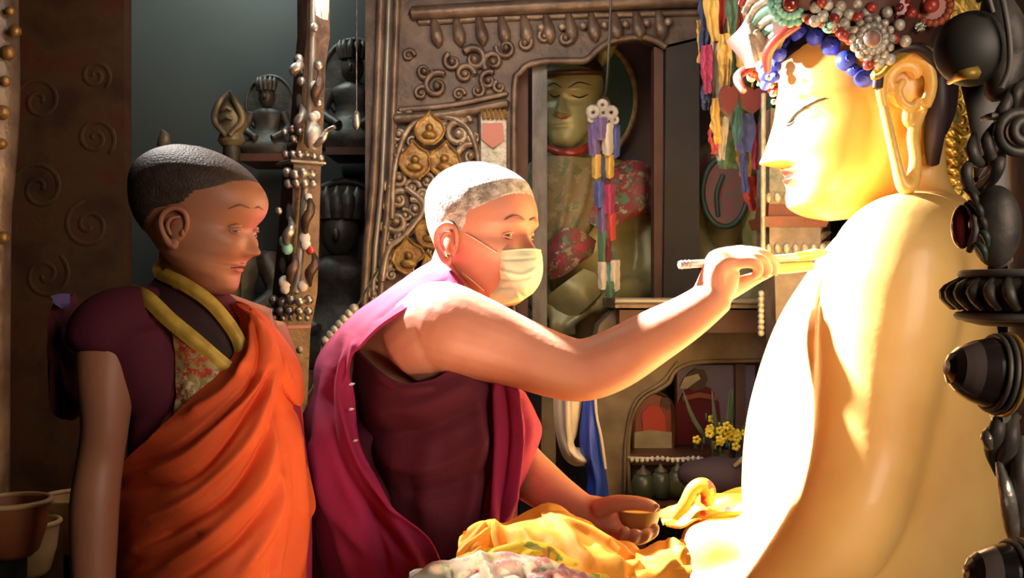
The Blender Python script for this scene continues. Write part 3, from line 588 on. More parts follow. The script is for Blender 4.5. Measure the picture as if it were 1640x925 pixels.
# small painted plaque with red square and white drapery at the opening's edge
mb = MB(); mb.box((W(791, 0, DP).x, DP-.018, W(0, 240, DP).z), (.075, .02, .22)); pq = mb.build('plaque', M['palesilver'], t)
mb = MB(); c = W(789, 213, DP-.035); mb.prism([(c.x-.030, c.z+.028), (c.x+.030, c.z+.030), (c.x+.034, c.z-.02), (c.x, c.z-.045), (c.x-.034, c.z-.018)], DP-.040, DP-.026); mb.build('pink_shield', SILK['pink'], pq)
mb = MB(); 
for k in range(6): mb.tube([W(772+k*7, 176, DP-.035), W(775+k*7, 190, DP-.037)], .006, n=6)
mb.build('gilt_fringe', M['goldleaf'], pq)

# recess lining behind the openings
mb = MB(); xl, xr = PX(700, 0, 3.9)[0], PX(1330, 0, 3.9)[0]
mb.box(((xl+xr)/2, 3.92, 1.5), (xr-xl, .04, 3.0)); struct('wall_niche', mb, M['maroonboard'])
# dark slate pilaster between the two openings
t = thing('dark_pilaster', W(1090, 1200, 3.0), 'flat dark slate-coloured upright board right of the seated olive statue', 'pilaster')
mb = MB(); mb.prism([PX(1066, 78), PX(1119, 65), PX(1119, 476), PX(1062, 476)], 2.99, 3.08); mb.build('board', M['slate'], t)
mb = MB(); mb.prism([PX(1049, 72), PX(1064, 77), PX(1064, 478), PX(1049, 478)], 3.02, 3.09); mb.build('maroon_edge', M['maroonboard'], t)
t = thing('grey_post', W(862, 1200, 3.02), 'narrow grey veined post at the left side of the statue niche', 'post')
mb = MB(); c0 = W(862, 95, 3.05); c1 = W(866, 620, 3.05); mb.box(((c0.x+c1.x)/2, 3.05, (c0.z+c1.z)/2), (.045, .04, c0.z-c1.z)); mb.build('post_shaft', M['greystone'], t)
mb = MB(); mb.box((W(835, 0, 3.13).x, 3.08, (c0.z+c1.z)/2), (.04, .03, c0.z-c1.z)); mb.build('brown_side_board', M['maroonboard'], t)
# ------------------------------------------------------------------ olive seated statue in the niche
def arm_tube(mb, pts, r): mb.tube([W(*p) for p in pts], r, n=14, sub=5)
t = thing('olive_buddha_statue', W(945, 640, 3.4), 'olive-gold seated statue with calm face and flowered shawl in the arched niche', 'statue')
B = MB(); d = 3.4; k = d/FPX
B.loft([(*W(945, 640, d), 100*k, .17, 0), (*W(945, 560, d), 105*k, .17, 0), (*W(945, 480, d), 105*k, .17, 0), (*W(945, 400, d), 95*k, .15, 0), (*W(940, 320, d), 110*k, .14, 0), (*W(930, 270, d), 95*k, .12, 0), (*W(918, 245, d), 42*k, .09, 0), (*W(912, 200, d), 34*k, .08, 0)], n=36, sub=4)
arm_tube(B, [(1020, 310, 3.38), (1040, 400, 3.33), (1034, 455, 3.28), (990, 468, 3.2), (950, 490, 3.15)], [40*k, 30*k, 26*k, 20*k, 16*k])
arm_tube(B, [(862, 300, 3.4), (850, 400, 3.33), (860, 470, 3.24), (890, 500, 3.16)], [38*k, 30*k, 24*k, 16*k])
for i in range(4): arm_tube(B, [(886+i*9, 498-i*3, 3.15), (884+i*10, 520, 3.13), (890+i*10, 542-i*2, 3.13)], [6.5*k, 6*k, 5*k])
arm_tube(B, [(960, 486, 3.15), (930, 505, 3.13), (905, 525, 3.12)], [9*k, 8*k, 6*k])
arm_tube(B, [(890, 570, 3.34), (950, 600, 3.22), (1020, 585, 3.36)], [40*k, 44*k, 40*k])
B = B.blend(.008, 6)
hm = head_matrix((913, 166, 3.36), 148*k, 180+72, 3, 0, .95, .98, 1)
V, F = head_mesh(extras=[(.14,.50,.10,.05,-.018,1),(.16,.60,.12,.02,.012,1),(.052,.345,.03,.025,.018,1),(0,.255,.10,.012,.014,0),(0,.222,.07,.014,.016,0),(0,.10,.08,.04,.012,0)], nu=110, nz=110)
H_ = MB(); H_.add(V, F); H_.xf(hm); hb = bvh_of(H_); B.add(H_.v, H_.f)
for sg in (1, -1):
    ear(B, sg, hm, h=.30, z=.40)
    lob = MB(); lob.tube([(-.04, sg*.36, .30), (-.04, sg*.38, .12), (-.03, sg*.36, -.02)], [.035, .03, .04], n=8, sub=3); lob.xf(hm); B.add(lob.v, lob.f)
B.build('body', M['olive'], t)
def line(bv, pts, r, name, m, par, off=.0012, n=6, taper=True):
    P = [hit(bv, x, y, off) for x, y in cat(np.array(pts, float), 14)]; P = [p for p in P if p]
    if len(P) < 2: return
    # drop points that jumped to another surface
    mb = MB(); rr_ = [r*(.35+.65*math.sin(PI*min(1, max(0, (i+.6)/(len(P)+.2))))) if taper else r for i in range(len(P))]; mb.tube(P, rr_, n=n); return mb.build(name, m, par)
line(hb, [(880, 150), (888, 155), (897, 152)], .0028, 'eye_line', M['ink'], t); line(hb, [(915, 152), (928, 156), (942, 151)], .003, 'eye_line', M['ink'], t)
line(hb, [(878, 138), (887, 133), (899, 140)], .0022, 'eyebrow', M['ink'], t); line(hb, [(910, 141), (926, 132), (946, 136)], .0024, 'eyebrow', M['ink'], t)
line(hb, [(893, 186), (902, 189), (915, 184)], .0036, 'lips', M['coral'], t)
# dark hair with band
mb = MB(); nu_ = 110
hair_shell(V, nu_, hm, lambda x, y, z: (z-.76)*8+(-.12-x)*2.0 if x > -.3 else z-.3, .05, mb); mb.build('hair', M['darkhair'], t)
mb = MB(); mb.ball(W(916, 70, 3.42), (.06, .06, .07)); mb.build('topknot', M['darkhair'], t)
mb = MB(); q = MB(); pts = [(.40*math.cos(a), .36*math.sin(a), .80-.03*math.cos(a)) for a in np.linspace(-2.2, 2.2, 22)]; q.tube(pts, .028, n=8); q.xf(hm); mb.add(q.v, q.f); mb.build('hair_band', M['wood'], t)
# collar, robe front, flowered shoulders
MB().tube([W(876, 236, 3.30), W(900, 245, 3.24), W(925, 243, 3.24), W(945, 232, 3.30)], [.012, .015, .015, .012], n=10, sub=4).build('coral_collar', M['coral'], t)
MB().patch([[(850, 262, 3.32), (880, 250, 3.24), (915, 250, 3.2), (955, 255, 3.26), (1000, 262, 3.32)], [(838, 310, 3.28), (870, 310, 3.2), (910, 310, 3.17), (955, 310, 3.22), (985, 300, 3.28)], [(838, 370, 3.26), (870, 370, 3.2), (905, 365, 3.17), (940, 360, 3.19), (960, 350, 3.24)], [(842, 420, 3.26), (865, 420, 3.2), (890, 415, 3.18), (915, 405, 3.18), (935, 385, 3.22)]], 50, 50, folds=[(((880, 260), (875, 330), (860, 400)), 6, .012), (((915, 260), (905, 330), (890, 400)), 6, .012), (((945, 260), (930, 330), (905, 390)), 6, .012)], thick=.006).build('brocade_robe', M['brocade_gold'], t)
MB().patch([[(985, 262, 3.36), (1010, 256, 3.28), (1035, 262, 3.26), (1052, 285, 3.34)], [(948, 290, 3.26), (985, 290, 3.22), (1030, 295, 3.2), (1062, 310, 3.3)], [(938, 325, 3.22), (975, 335, 3.18), (1025, 330, 3.18), (1062, 335, 3.28)], [(930, 350, 3.2), (970, 365, 3.17), (1020, 345, 3.19), (1060, 345, 3.28)]], 40, 40, folds=[(((990, 270), (980, 350)), 8, .015), (((1025, 270), (1025, 340)), 8, .015)], thick=.008).build('flowered_shoulder_cape', M['brocade_red'], t)
MB().patch([[(878, 385, 3.18), (905, 365, 3.13), (935, 372, 3.14), (955, 385, 3.18)], [(872, 420, 3.17), (902, 405, 3.12), (938, 405, 3.13), (950, 405, 3.16)], [(880, 448, 3.18), (905, 440, 3.13), (930, 420, 3.14), (940, 415, 3.17)]], 30, 30, thick=.008).build('flowered_sash', M['brocade_red'], t)
MB().patch([[(870, 478, 3.15), (900, 455, 3.1), (935, 430, 3.12)], [(890, 500, 3.14), (925, 470, 3.09), (955, 440, 3.12)], [(905, 520, 3.14), (940, 492, 3.1), (962, 470, 3.12)]], 20, 20, thick=.01).build('sleeve', M['olive'], t)
# mandorla: maroon back plate, green disc with gold rim, gold leaf blade
t = thing('green_halo', W(930, 640, 3.62), 'dark green halo disc with a gold rim behind the olive statue', 'halo')
def ell(cx, cy, rx, ry, d, n=40): 
    c = W(cx, cy, d); k = d/FPX; return [(c.x+rx*k*math.cos(2*PI*i/n), c.z+ry*k*math.sin(2*PI*i/n)) for i in range(n)]
mb = MB(); mb.prism(ell(940, 160, 76, 94, 3.62), 3.60, 3.63); mb.build('disc', M['green'], t)
mb = MB(); mb.tube([(x, 3.59, z) for x, z in ell(940, 160, 78, 96, 3.6)], .012, n=8, closed=True); mb.build('rim', M['goldleaf'], t)
mb = MB(); mb.tube([W(958, 110, 3.5), W(972, 84, 3.47), W(992, 62, 3.47)], [.008, .022, .004], n=8, sub=4, flat=.5); mb.build('gold_blade', M['olive'], t)
mb = MB(); c = W(940, 0, 3.7); z0 = W(0, 640, 3.7).z; z1 = W(0, 40, 3.7).z; h = .27
mb.prism([(c.x-h, .0), (c.x+h, .0), (c.x+h, z1-.2), (c.x+h*.85, z1-.08), (c.x+h*.5, z1), (c.x, z1+.02), (c.x-h*.5, z1), (c.x-h*.85, z1-.08), (c.x-h, z1-.2)], 3.68, 3.72); mb.build('back_board', M['maroonboard'], t)

# ------------------------------------------------------------------ second robed statue, right opening
t = thing('shaded_statue', W(1170, 640, 3.3), 'shaded statue in red flowered shawl behind the hanging ribbons', 'statue')
B = MB(); d = 3.3; k = d/FPX
B.loft([(*W(1180, 640, d), 80*k, .17, 0), (*W(1178, 470, d), 75*k, .15, 0), (*W(1175, 380, d), 60*k, .12, 0), (*W(1172, 290, d), 72*k, .12, 0), (*W(1170, 240, d), 60*k, .1, 0), (*W(1168, 215, d), 26*k, .07, 0), (*W(1168, 190, d), 24*k, .07, 0)], n=30, sub=4)
arm_tube(B, [(1118, 270, 3.28), (1108, 340, 3.22), (1124, 395, 3.15), (1160, 430, 3.1)], [27*k, 22*k, 18*k, 14*k]); arm_tube(B, [(1225, 270, 3.28), (1215, 350, 3.2), (1205, 410, 3.12)], [27*k, 24*k, 18*k]); arm_tube(B, [(1130, 540, 3.25), (1180, 560, 3.15), (1235, 540, 3.25)], [34*k, 38*k, 34*k])
B = B.blend(.010, 4); hm2 = head_matrix((1166, 150, 3.28), 120*k, -90, 3, 0, .95, 1, 1); q = MB(); q.add(V, F); q.xf(hm2); B.add(q.v, q.f); B.build('body', M['olive'], t)
MB().patch([[(1100, 262, 3.2), (1130, 245, 3.13), (1160, 245, 3.11)], [(1094, 285, 3.18), (1130, 280, 3.1), (1168, 270, 3.08)], [(1098, 308, 3.18), (1128, 315, 3.1), (1150, 320, 3.08)]], 24, 24, thick=.008).build('flowered_shoulder', M['brocade_red'], t)
mb = MB(); el = ell(1160, 308, 36, 55, 3.06, 30); mb.prism(el, 3.05, 3.075); e_ = mb.build('round_flowered_apron', mat('dull_rose_brocade', (.24, .05, .06), (.11, .10, .07), 40, .6), t)
mb = MB(); mb.tube([(x, 3.05, z) for x, z in el], .009, n=8, closed=True); mb.tube([W(1150, 345, 3.045), W(1148, 310, 3.04), W(1158, 280, 3.045)], .007, n=8, sub=3); mb.build('green_piping', M['green'], e_)
MB().patch([[(1190, 330, 3.08), (1210, 325, 3.05), (1232, 330, 3.08)], [(1188, 370, 3.08), (1212, 370, 3.04), (1234, 370, 3.08)], [(1192, 400, 3.08), (1212, 402, 3.05), (1232, 400, 3.08)]], 16, 16, thick=.006).build('green_gold_hem', mat('green_gold_cloth', (.30, .30, .10), (.18, .20, .07), 30, .6), t)

# ------------------------------------------------------------------ hanging flower scarf in front of the niche
t = thing('hanging_flower_scarf', W(968, 480, 2.72), 'white rosette with patchwork ribbon tails hanging in front of the olive statue', 'scarf')
D2 = 2.72
mb = MB()
for (x, y, r) in ((965, 168, 11), (950, 180, 14), (979, 180, 13), (958, 192, 10), (976, 194, 10), (966, 181, 10), (948, 190, 9), (984, 192, 9)): mb.tube([(*(W(x, y, D2-.01)+Vector((r/FPX*D2*.55*math.cos(a), 0, r/FPX*D2*.55*math.sin(a)))),) for a in np.linspace(0, 2*PI, 11)[:-1]], r/FPX*D2*.38, n=8, closed=True)
mb.build('white_rosette', mat('grey_white_silk', (.42, .40, .38), (.26, .24, .23), 40, .7), t)
MB().tube([W(967, 158, D2), W(973, 120, D2+.05), W(980, -40, D2+.05), W(980, -120, D2+.05)], .004, n=6, sub=3).build('cord', M['darkmetal'], t)
for (x, y, w, h, c, dz) in ((952, 222, 15, 34, 'purple', 0), (973, 222, 14, 32, 'white', -.01), (985, 225, 12, 34, 'blue', .01), (962, 205, 16, 22, 'purple', -.02), (955, 265, 11, 24, 'yellow', 0), (976, 265, 11, 24, 'yellow', 0), (966, 270, 7, 26, 'navy', .005), (960, 310, 13, 26, 'blue', 0), (976, 318, 13, 30, 'magenta', -.004), (965, 350, 12, 30, 'purple', .004), (979, 362, 11, 28, 'red', 0), (968, 395, 16, 34, 'green', .006), (974, 400, 8, 24, 'maroon', -.004), (966, 440, 13, 28, 'white', 0), (984, 440, 13, 32, 'white', .003), (974, 425, 14, 30, 'teal', .008), (978, 462, 14, 16, 'green', -.003)):
    w *= 1.35; h *= 1.5
    MB().patch([[(x-w/2, y-h/2, D2+dz), (x, y-h/2, D2+dz-.012), (x+w/2, y-h/2, D2+dz)], [(x-w/2, y, D2+dz), (x, y, D2+dz-.016), (x+w/2, y, D2+dz)], [(x-w/2+1, y+h/2, D2+dz), (x, y+h/2+3, D2+dz-.012), (x+w/2, y+h/2-1, D2+dz)]], 14, 14, noise=.0015, thick=.003).build('ribbon_piece', SILK[c], t)

# ------------------------------------------------------------------ cluster of prayer ribbons, top right of centre
RIB = [  # px, py0, py1, width, colour, depth
 (1127, 0, 70, 12, 'navy', 2.5, 'short navy ribbon at the left edge of the hanging cluster'),
 (1140, -20, 58, 18, 'yellow', 2.44, 'upper golden yellow ribbon at the top of the hanging cluster'),
 (1155, -20, 60, 18, 'red', 2.46, 'upper coral red ribbon beside the golden one'),
 (1169, -20, 62, 14, 'green', 2.43, 'dark green ribbon in the upper row of the hanging cluster'),
 (1184, -20, 56, 20, 'red', 2.47, 'bright red ribbon at the upper right of the hanging cluster'),
 (1196, -20, 50, 18, 'pink', 2.45, 'salmon pink ribbon beside the statue crown'),
 (1121, 40, 92, 10, 'yellow', 2.52, 'thin yellow ribbon below the navy one'),
 (1132, 80, 142, 15, 'magenta', 2.45, 'magenta ribbon on the left of the hanging cluster'),
 (1146, 70, 165, 16, 'white', 2.48, 'crumpled white ribbon beside the magenta one'),
 (1160, 62, 142, 17, 'yellow', 2.41, 'long golden ribbon in the middle of the hanging cluster'),
 (1174, 72, 130, 13, 'teal', 2.44, 'teal ribbon right of the long golden ribbon'),
 (1192, 68, 108, 22, 'yellow', 2.42, 'short knotted yellow ribbon below the silver pendants'),
 (1130, 140, 168, 12, 'navy', 2.47, 'small dark blue ribbon end under the magenta one'),
 (1146, 165, 222, 12, 'yellow', 2.42, 'lower yellow ribbon left of the dark red pouches'),
 (1142, 214, 238, 13, 'red', 2.44, 'small red ribbon tip under the lower yellow ribbon'),
 (1160, 195, 248, 13, 'white', 2.44, 'twisted white ribbon below the dark red pouches'),
 (1178, 150, 222, 12, 'teal', 2.41, 'teal ribbon between the dark red pouches'),
 (1192, 190, 236, 28, 'blue', 2.43, 'broad blue ribbon below the right dark red pouch'),
 (1212, 205, 262, 13, 'magenta', 2.44, 'crimson ribbon beside the statue nose'),
 (1226, 150, 220, 16, 'green', 2.47, 'dark green ribbon in front of the statue forehead'),
 (1172, 232, 262, 40, 'green', 2.50, 'crumpled green ribbon over the shaded statue shoulder'),
 (1190, 236, 275, 22, 'yellow', 2.49, 'pale yellow ribbon knot over the shaded statue'),
 (1196, 240, 300, 10, 'blue', 2.46, 'lowest slim blue ribbon of the hanging cluster'),
 (1206, 290, 330, 18, 'red', 2.50, 'rust red ribbon end left of the carved stupa'),
 (1206, 255, 300, 14, 'white', 2.52, 'grey white ribbon end left of the carved stupa'),
]
for i, (x, y0, y1, w, c, d, lab) in enumerate(RIB):
    w *= 1.35; y1 += 8; y0 -= 8; rnd = random.Random(i); dx = rnd.uniform(-4, 4); rows = []
    for j in range(5):
        tt = j/4; y = y0+(y1-y0)*tt; ww = w*(.72+.28*math.sin(PI*min(1, tt*1.3))) if tt < .9 else w*.55
        xx = x+dx*math.sin(tt*3+i)-dx*.5; rows.append([(xx-ww/2, y, d), (xx-ww/6, y+1, d-.014), (xx+ww/6, y-1, d-.006), (xx+ww/2, y, d-.012)])
    o = MB().patch(rows, 30, 14, noise=.003, thick=.003).build('prayer_ribbon', SILK[c]); props(o, lab, 'ribbon', 'prayer ribbons hanging beside the statue crown')
for (x, y, rx, ry, lab) in ((1165, 163, 15, 25, 'narrower dark red padded pouch, left one of the pair under the ribbons'), (1205, 162, 23, 21, 'wider dark red padded pouch, right one of the pair beside the statue')):
    t = thing('padded_pouch', W(x, y+ry, 2.38), lab, 'pouch', 'dark red padded pouches'); k = 2.38/FPX
    mb = MB(); c = W(x, y, 2.38)
    mb.prism([(c.x-rx*k, c.z+ry*.5*k), (c.x-rx*.5*k, c.z+ry*k), (c.x, c.z+ry*.75*k), (c.x+rx*.5*k, c.z+ry*k), (c.x+rx*k, c.z+ry*.4*k), (c.x+rx*.8*k, c.z-ry*.3*k), (c.x, c.z-ry*k), (c.x-rx*.8*k, c.z-ry*.4*k)], 2.36, 2.385); mb.build('pad', SILK['maroon'], t, angle=20)
    MB().tube([W(x, y-ry, 2.375), W(x+3, y-ry-70, 2.42), W(x, -60, 2.44)], .004, n=6).build('cord', M['goldleaf'], t)
# rail they all hang from
t = thing('hanging_rail', W(1160, -30, 2.48), 'brass rail just above the picture from which the ribbons hang', 'rail')
MB().tube([W(1090, -22, 2.48), W(1260, -26, 2.48), W(1700, -30, 2.48)], .014, n=10).build('bar', M['goldleaf'], t); MB().tube([W(1100, -22, 2.48), (W(1100, 0, 2.48).x, 2.48, 3.8)], .006, n=8).build('hanger', M['darkmetal'], t)

# ------------------------------------------------------------------ carved stupa column behind the statue's chin
t = thing('tiered_column', W(1255, 1250, 2.35), 'tiered grey and red carved column rising behind the statue chin', 'column')
D3 = 2.35; k = D3/FPX
def tier(x, y0, y1, w0, w1, name, m):
    c0, c1 = W(x, y0, D3), W(x, y1, D3); vs = []
    for c, w in ((c1, w1), (c0, w0)):
        w *= k; vs += [(c.x-w, D3-w, c.z), (c.x+w, D3-w, c.z), (c.x+w, D3+w, c.z), (c.x-w, D3+w, c.z)]
    return MB().add(vs, [(3, 2, 1, 0), (4, 5, 6, 7), (0, 1, 5, 4), (1, 2, 6, 5), (2, 3, 7, 6), (3, 0, 4, 7)]).build(name, m, t)
reddish = mat('faded_red_lacquer', (.24, .055, .035), (.14, .05, .035), 20, .5); greyc = mat('worn_grey_brown_carving', (.28, .22, .18), (.17, .13, .10), 20, .5, .2, .5, 50)
tier(1262, 180, 268, 38, 38, 'upper_shaft', greyc); tier(1262, 268, 312, 40, 40, 'teal_inlay_block', mat('teal_grey_inlay', (.10, .15, .14), (.28, .25, .20), 60, .4)); tier(1262, 330, 350, 41, 43, 'red_tier', reddish); tier(1262, 350, 366, 52, 47, 'red_ledge', reddish); tier(1262, 366, 392, 40, 40, 'grey_block', greyc); tier(1262, 408, 420, 44, 42, 'grey_ledge', greyc); tier(1268, 420, 560, 38, 32, 'lower_shaft', greyc); tier(1268, 560, 1240, 34, 40, 'base_shaft', greyc); tier(1262, 312, 330, 43, 40, 'bead_ledge', greyc); tier(1262, 392, 408, 40, 42, 'bead_ledge', greyc)
for (y, n) in ((320, 7), (400, 7)):
    mb = MB()
    for i in range(n): mb.ball((W(1262, y, D3).x-42*k+i*14*k, D3-44*k, W(0, y, D3).z), (5.5*k, 5*k, 8.5*k), 10, 7)
    mb.build('petal_row', M['palesilver'], t)
MB().tube([W(1223, 150, D3-.07), W(1222, 400, D3-.07)], .006, n=8).build('pale_edge_strip', M['palesilver'], t)
mb = MB()
for i in range(8): c = W(1219, 470+i*9, D3-.05); mb.ball(c, .008, 8, 6)
mb.build('bead_string', M['palesilver'], t)
for (x0, y0, x1, y1) in ((1290, 400, 1330, 372), (1300, 408, 1345, 395), (1296, 385, 1320, 356)):
    MB().tube([W(x0, y0, D3), W((x0+x1)/2, (y0+y1)/2-6, D3-.02), W(x1, y1, D3)], [.012, .014, .003], n=8, sub=4).build('leaf', M['carvedlight'], t)
# ------------------------------------------------------------------ lower shrine wall: ledge, rock wall with arch, pictures
def UZ(x, y, d): v = W(x, y, d); return (v.x, v.z)
t = thing('shrine_ledge', W(1110, 1250, 2.75), 'worn wooden ledge with a pale edge under the statue niche', 'ledge')
mb = MB(); a, b = W(985, 478, 2.6), W(1330, 478, 2.6); mb.box(((a.x+b.x)/2, 2.78, a.z-.012), (b.x-a.x, .36, .024)); mb.build('board', M['carved'], t)
mb = MB(); mb.tube([a+Vector((0, 0, -.006)), b+Vector((0, 0, -.006))], .009, n=8); mb.build('rounded_edge', M['greyflat'], t)  # edge in a paler grey than the board
mb = MB(); mb.box(((a.x+b.x)/2, 2.74, a.z-.06), (b.x-a.x-.03, .22, .06)); mb.build('apron', M['wood'], t)
# plastered wall with an arched recess
n = 14; arch = [(1008, 790), (1006, 720), (1012, 670), (1030, 638), (1058, 622), (1072, 612), (1080, 596), (1100, 584), (1130, 579), (1222, 577)]
poly = [(985, 495), (1330, 495), (1330, 577)]+arch[::-1]+[(1000, 1350), (950, 1350), (950, 560), (960, 520)]
mb = MB(); mb.prism([UZ(x, y, 2.72) for x, y in poly], 2.72, 2.86); o = struct('wall_grotto', mb, M['rock'])
mb = MB(); mb.tube([W(x, y, 2.715) for x, y in arch], .006, n=8, sub=4); mb.tube([W(1000, 800, 2.71), W(1003, 700, 2.71), W(1020, 640, 2.71), W(1060, 612, 2.71), W(1085, 580, 2.71)], .004, n=8, sub=4); struct('trim_1', mb, M['rock'])
mb = MB(); mb.prism([UZ(868, 548, 2.8), UZ(889, 548, 2.8), UZ(892, 1320, 2.8), UZ(862, 1320, 2.8)], 2.78, 2.9); o = mb.build('wooden_upright', M['rock']); props(o, 'brown upright post left of the hanging white scarf', 'post')
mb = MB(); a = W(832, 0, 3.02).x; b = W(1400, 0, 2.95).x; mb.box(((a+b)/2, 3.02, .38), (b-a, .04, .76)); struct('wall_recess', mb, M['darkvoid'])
# framed pictures on an inner shelf
def picture(x0, y0, x1, y1, d, m, label, arched=False):
    t = thing('framed_picture', W((x0+x1)/2, y1, d), label, 'picture'); c0, c1 = UZ(x0, y1, d), UZ(x1, y0, d)
    mb = MB(); w, h = c1[0]-c0[0], c1[1]-c0[1]; pl = [(c0[0], c0[1]), (c1[0], c0[1])]+([(c0[0]+w*(.5+.5*math.cos(a)), c1[1]-h*.35+h*.35*math.sin(a)) for a in np.linspace(0, PI, 11)] if arched else [(c1[0], c1[1]), (c0[0], c1[1])])
    mb.prism(pl, d, d+.012); mb.build('picture_sheet', m, t)
    mb = MB(); mb.tube([(x, d-.004, z) for x, z in pl], .006, n=6, closed=True); mb.build('frame', M['wood'], t); return t
violet = mat('violet_grey_print', (.14, .09, .17), (.10, .07, .12), 5, .35); redpr = mat('dark_red_print', (.24, .03, .03), (.16, .025, .025), 6, .35)
p1 = picture(1082, 582, 1212, 715, 2.90, violet, 'violet picture of a robed figure in the rear of the arched recess')
d = 2.892; k = d/FPX
def flat(par, pts, name, m, dd): mb = MB(); mb.prism([UZ(x, y, dd) for x, y in pts], dd, dd+.005); mb.build(name, m, par)
flat(p1, [(1086, 715), (1084, 650), (1095, 625), (1120, 615), (1140, 622), (1152, 645), (1156, 690), (1150, 715)], 'painted_robe', M['vest'], 2.894)
flat(p1, [(1102, 620), (1100, 600), (1112, 590), (1128, 592), (1134, 606), (1128, 622), (1112, 626)], 'painted_head', M['wood'], 2.888)
flat(p1, [(1088, 622), (1096, 604), (1118, 598), (1122, 606), (1100, 622)], 'painted_hat', M['greyflat'], 2.883)
flat(p1, [(1092, 634), (1120, 628), (1150, 634), (1148, 641), (1120, 636), (1094, 642)], 'painted_sash', redpr, 2.884)
flat(p1, [(1178, 715), (1178, 583), (1194, 583), (1194, 715)], 'painted_column', M['maroonboard'], 2.884)
p2 = picture(1014, 628, 1078, 718, 2.84, redpr, 'red picture with an arched top at the left of the recess', True)
flat(p2, [(1016, 718), (1016, 692), (1040, 688), (1076, 692), (1076, 718)], 'painted_base', M['greyflat'], 2.832)
flat(p2, [(1030, 692), (1028, 662), (1040, 648), (1056, 650), (1066, 668), (1066, 690)], 'painted_robe', SILK['red'], 2.833)
flat(p2, [(1058, 650), (1060, 638), (1070, 636), (1074, 646), (1070, 656)], 'painted_face', M['wood'], 2.83)
t = thing('offering_shelf', W(1100, 1250, 2.75), 'low dark offering shelf inside the arched recess', 'shelf')
mb = MB(); a, b = W(1004, 722, 2.78), W(1260, 722, 2.78); mb.box(((a.x+b.x)/2, 2.855, a.z-.015), (b.x-a.x, .24, .03)); mb.build('board', M['wood'], t)
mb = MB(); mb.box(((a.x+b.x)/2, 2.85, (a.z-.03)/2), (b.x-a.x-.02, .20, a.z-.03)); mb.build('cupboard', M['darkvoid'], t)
t = thing('bead_garland', W(1066, 740, 2.70), 'string of small white beads along the front of the offering shelf', 'garland')
for i in range(14): MB().ball(W(1012+i*8.2, 735+math.sin(i*.9)*1.5, 2.70), (.0058, .005, .0075), 8, 6).build('bead', M['white'], t)
MB().tube([W(1006, 732, 2.705), W(1060, 734, 2.705), W(1126, 733, 2.705)], .003, n=6).build('cord', M['string'], t)
for i, (x, y, r, m, lab) in enumerate(((1030, 775, 20, 'green', 'dark green offering jar at the left below the bead row'), (1058, 772, 16, 'turq', 'darker turquoise-lidded jar below the middle of the bead row'), (1085, 770, 17, 'olive', 'olive metal jar at the right below the bead row'))):
    t = thing('offering_jar', W(x, y+22, 2.6), lab, 'jar', 'offering jars below the bead row'); c = W(x, y, 2.6); s = 2.6/FPX
    jm = mat('dark_glaze_%d' % i, tuple(q*.45 for q in ((.06, .09, .06), (.10, .16, .13), (.22, .22, .10))[i]), (.04, .05, .03), 20, .35)
    mb = MB(); mb.lathe((c.x, c.y, c.z), [(-24*s, r*.6*s), (-18*s, r*.9*s), (0, r*s), (12*s, r*.8*s), (17*s, r*.5*s)], n=18); mb.build('pot', jm, t)
    mb = MB(); mb.lathe((c.x, c.y, c.z), [(17*s, r*.62*s), (20*s, r*.6*s), (25*s, r*.2*s), (30*s, r*.12*s)], n=14); mb.build('lid', M['darkmetal'], t)
t = thing('offering_table', W(1070, 1300, 2.6), 'low dark stand carrying the offering jars', 'stand')
mb = MB(); a, b = W(1008, 799.5, 2.6), W(1112, 799.5, 2.6); mb.box(((a.x+b.x)/2, 2.6, a.z-.012), (b.x-a.x, .16, .024)); mb.build('top', M['wood'], t)
for sx in (a.x+.02, b.x-.02): MB().box((sx, 2.6, (a.z-.024)/2), (.03, .12, a.z-.024)).build('leg', M['wood'], t)
# yellow flowers in a dark vase
t = thing('flower_vase', W(1160, 730, 2.62), 'bunch of small yellow flowers in a dark vase beside the gold statue', 'flowers')
c = W(1160, 745, 2.62); mb = MB(); mb.lathe((c.x, c.y, c.z), [(-.075, .035), (-.05, .05), (0, .045), (.03, .03), (.045, .036)], n=18); mb.build('vase', M['darkmetal'], t)
rr = random.Random(5); st = MB(); lf = MB()
for i in range(34):
    x, y = 1160+rr.gauss(0, 19), 698+rr.gauss(0, 11); dd = 2.60+rr.uniform(-.05, .05); p = W(x, y, dd); f = MB()
    for a in range(5): f.ball(p+Vector((.007*math.cos(a*1.257), -.002, .007*math.sin(a*1.257))), (.0055, .004, .0055), 7, 5)
    f.build('blossom', mat('yellow_petals', (.70, .58, .05), rough=.6) if i == 0 else bpy.data.materials['yellow_petals'], t)
    st.tube([c+Vector((0, 0, .04)), p+Vector((0, .004, 0))], .0016, n=5)
    for a in range(2): lf.ball(p+Vector((rr.uniform(-.02, .02), .012, rr.uniform(-.03, .01))), (.004, .003, .012), 6, 5)
for i in range(8): a = rr.uniform(-1.0, 1.0); lf.tube([c+Vector((.03*a, 0, .05)), c+Vector((.08*a, 0, .12)), c+Vector((.11*a, 0, .20))], [.004, .007, .001], n=6, sub=3, flat=.4)
st.build('stems', M['green'], t); lf.build('foliage', M['green'], t)
t = thing('vase_shelf', W(1170, 1300, 2.62), 'narrow dark block carrying the flower vase', 'stand'); zz = c.z-.076
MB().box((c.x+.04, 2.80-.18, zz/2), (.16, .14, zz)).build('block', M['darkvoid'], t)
t = thing('dark_bag', W(1150, 790, 2.3), 'dark violet-black cloth bag slumped beside the statue legs', 'bag')
cc = W(1150, 765, 2.35); mb = MB(); mb.ball(cc, (.085, .06, .05), 24, 14); mb.ball(cc+Vector((-.05, -.01, .01)), (.05, .04, .035)); mb.ball(cc+Vector((.06, 0, .02)), (.04, .04, .03)); mb = mb.blend(.006, 6); mb.build('sack', mat('violet_black_cloth', (.035, .02, .05), (.02, .015, .025), 8, .8), t)
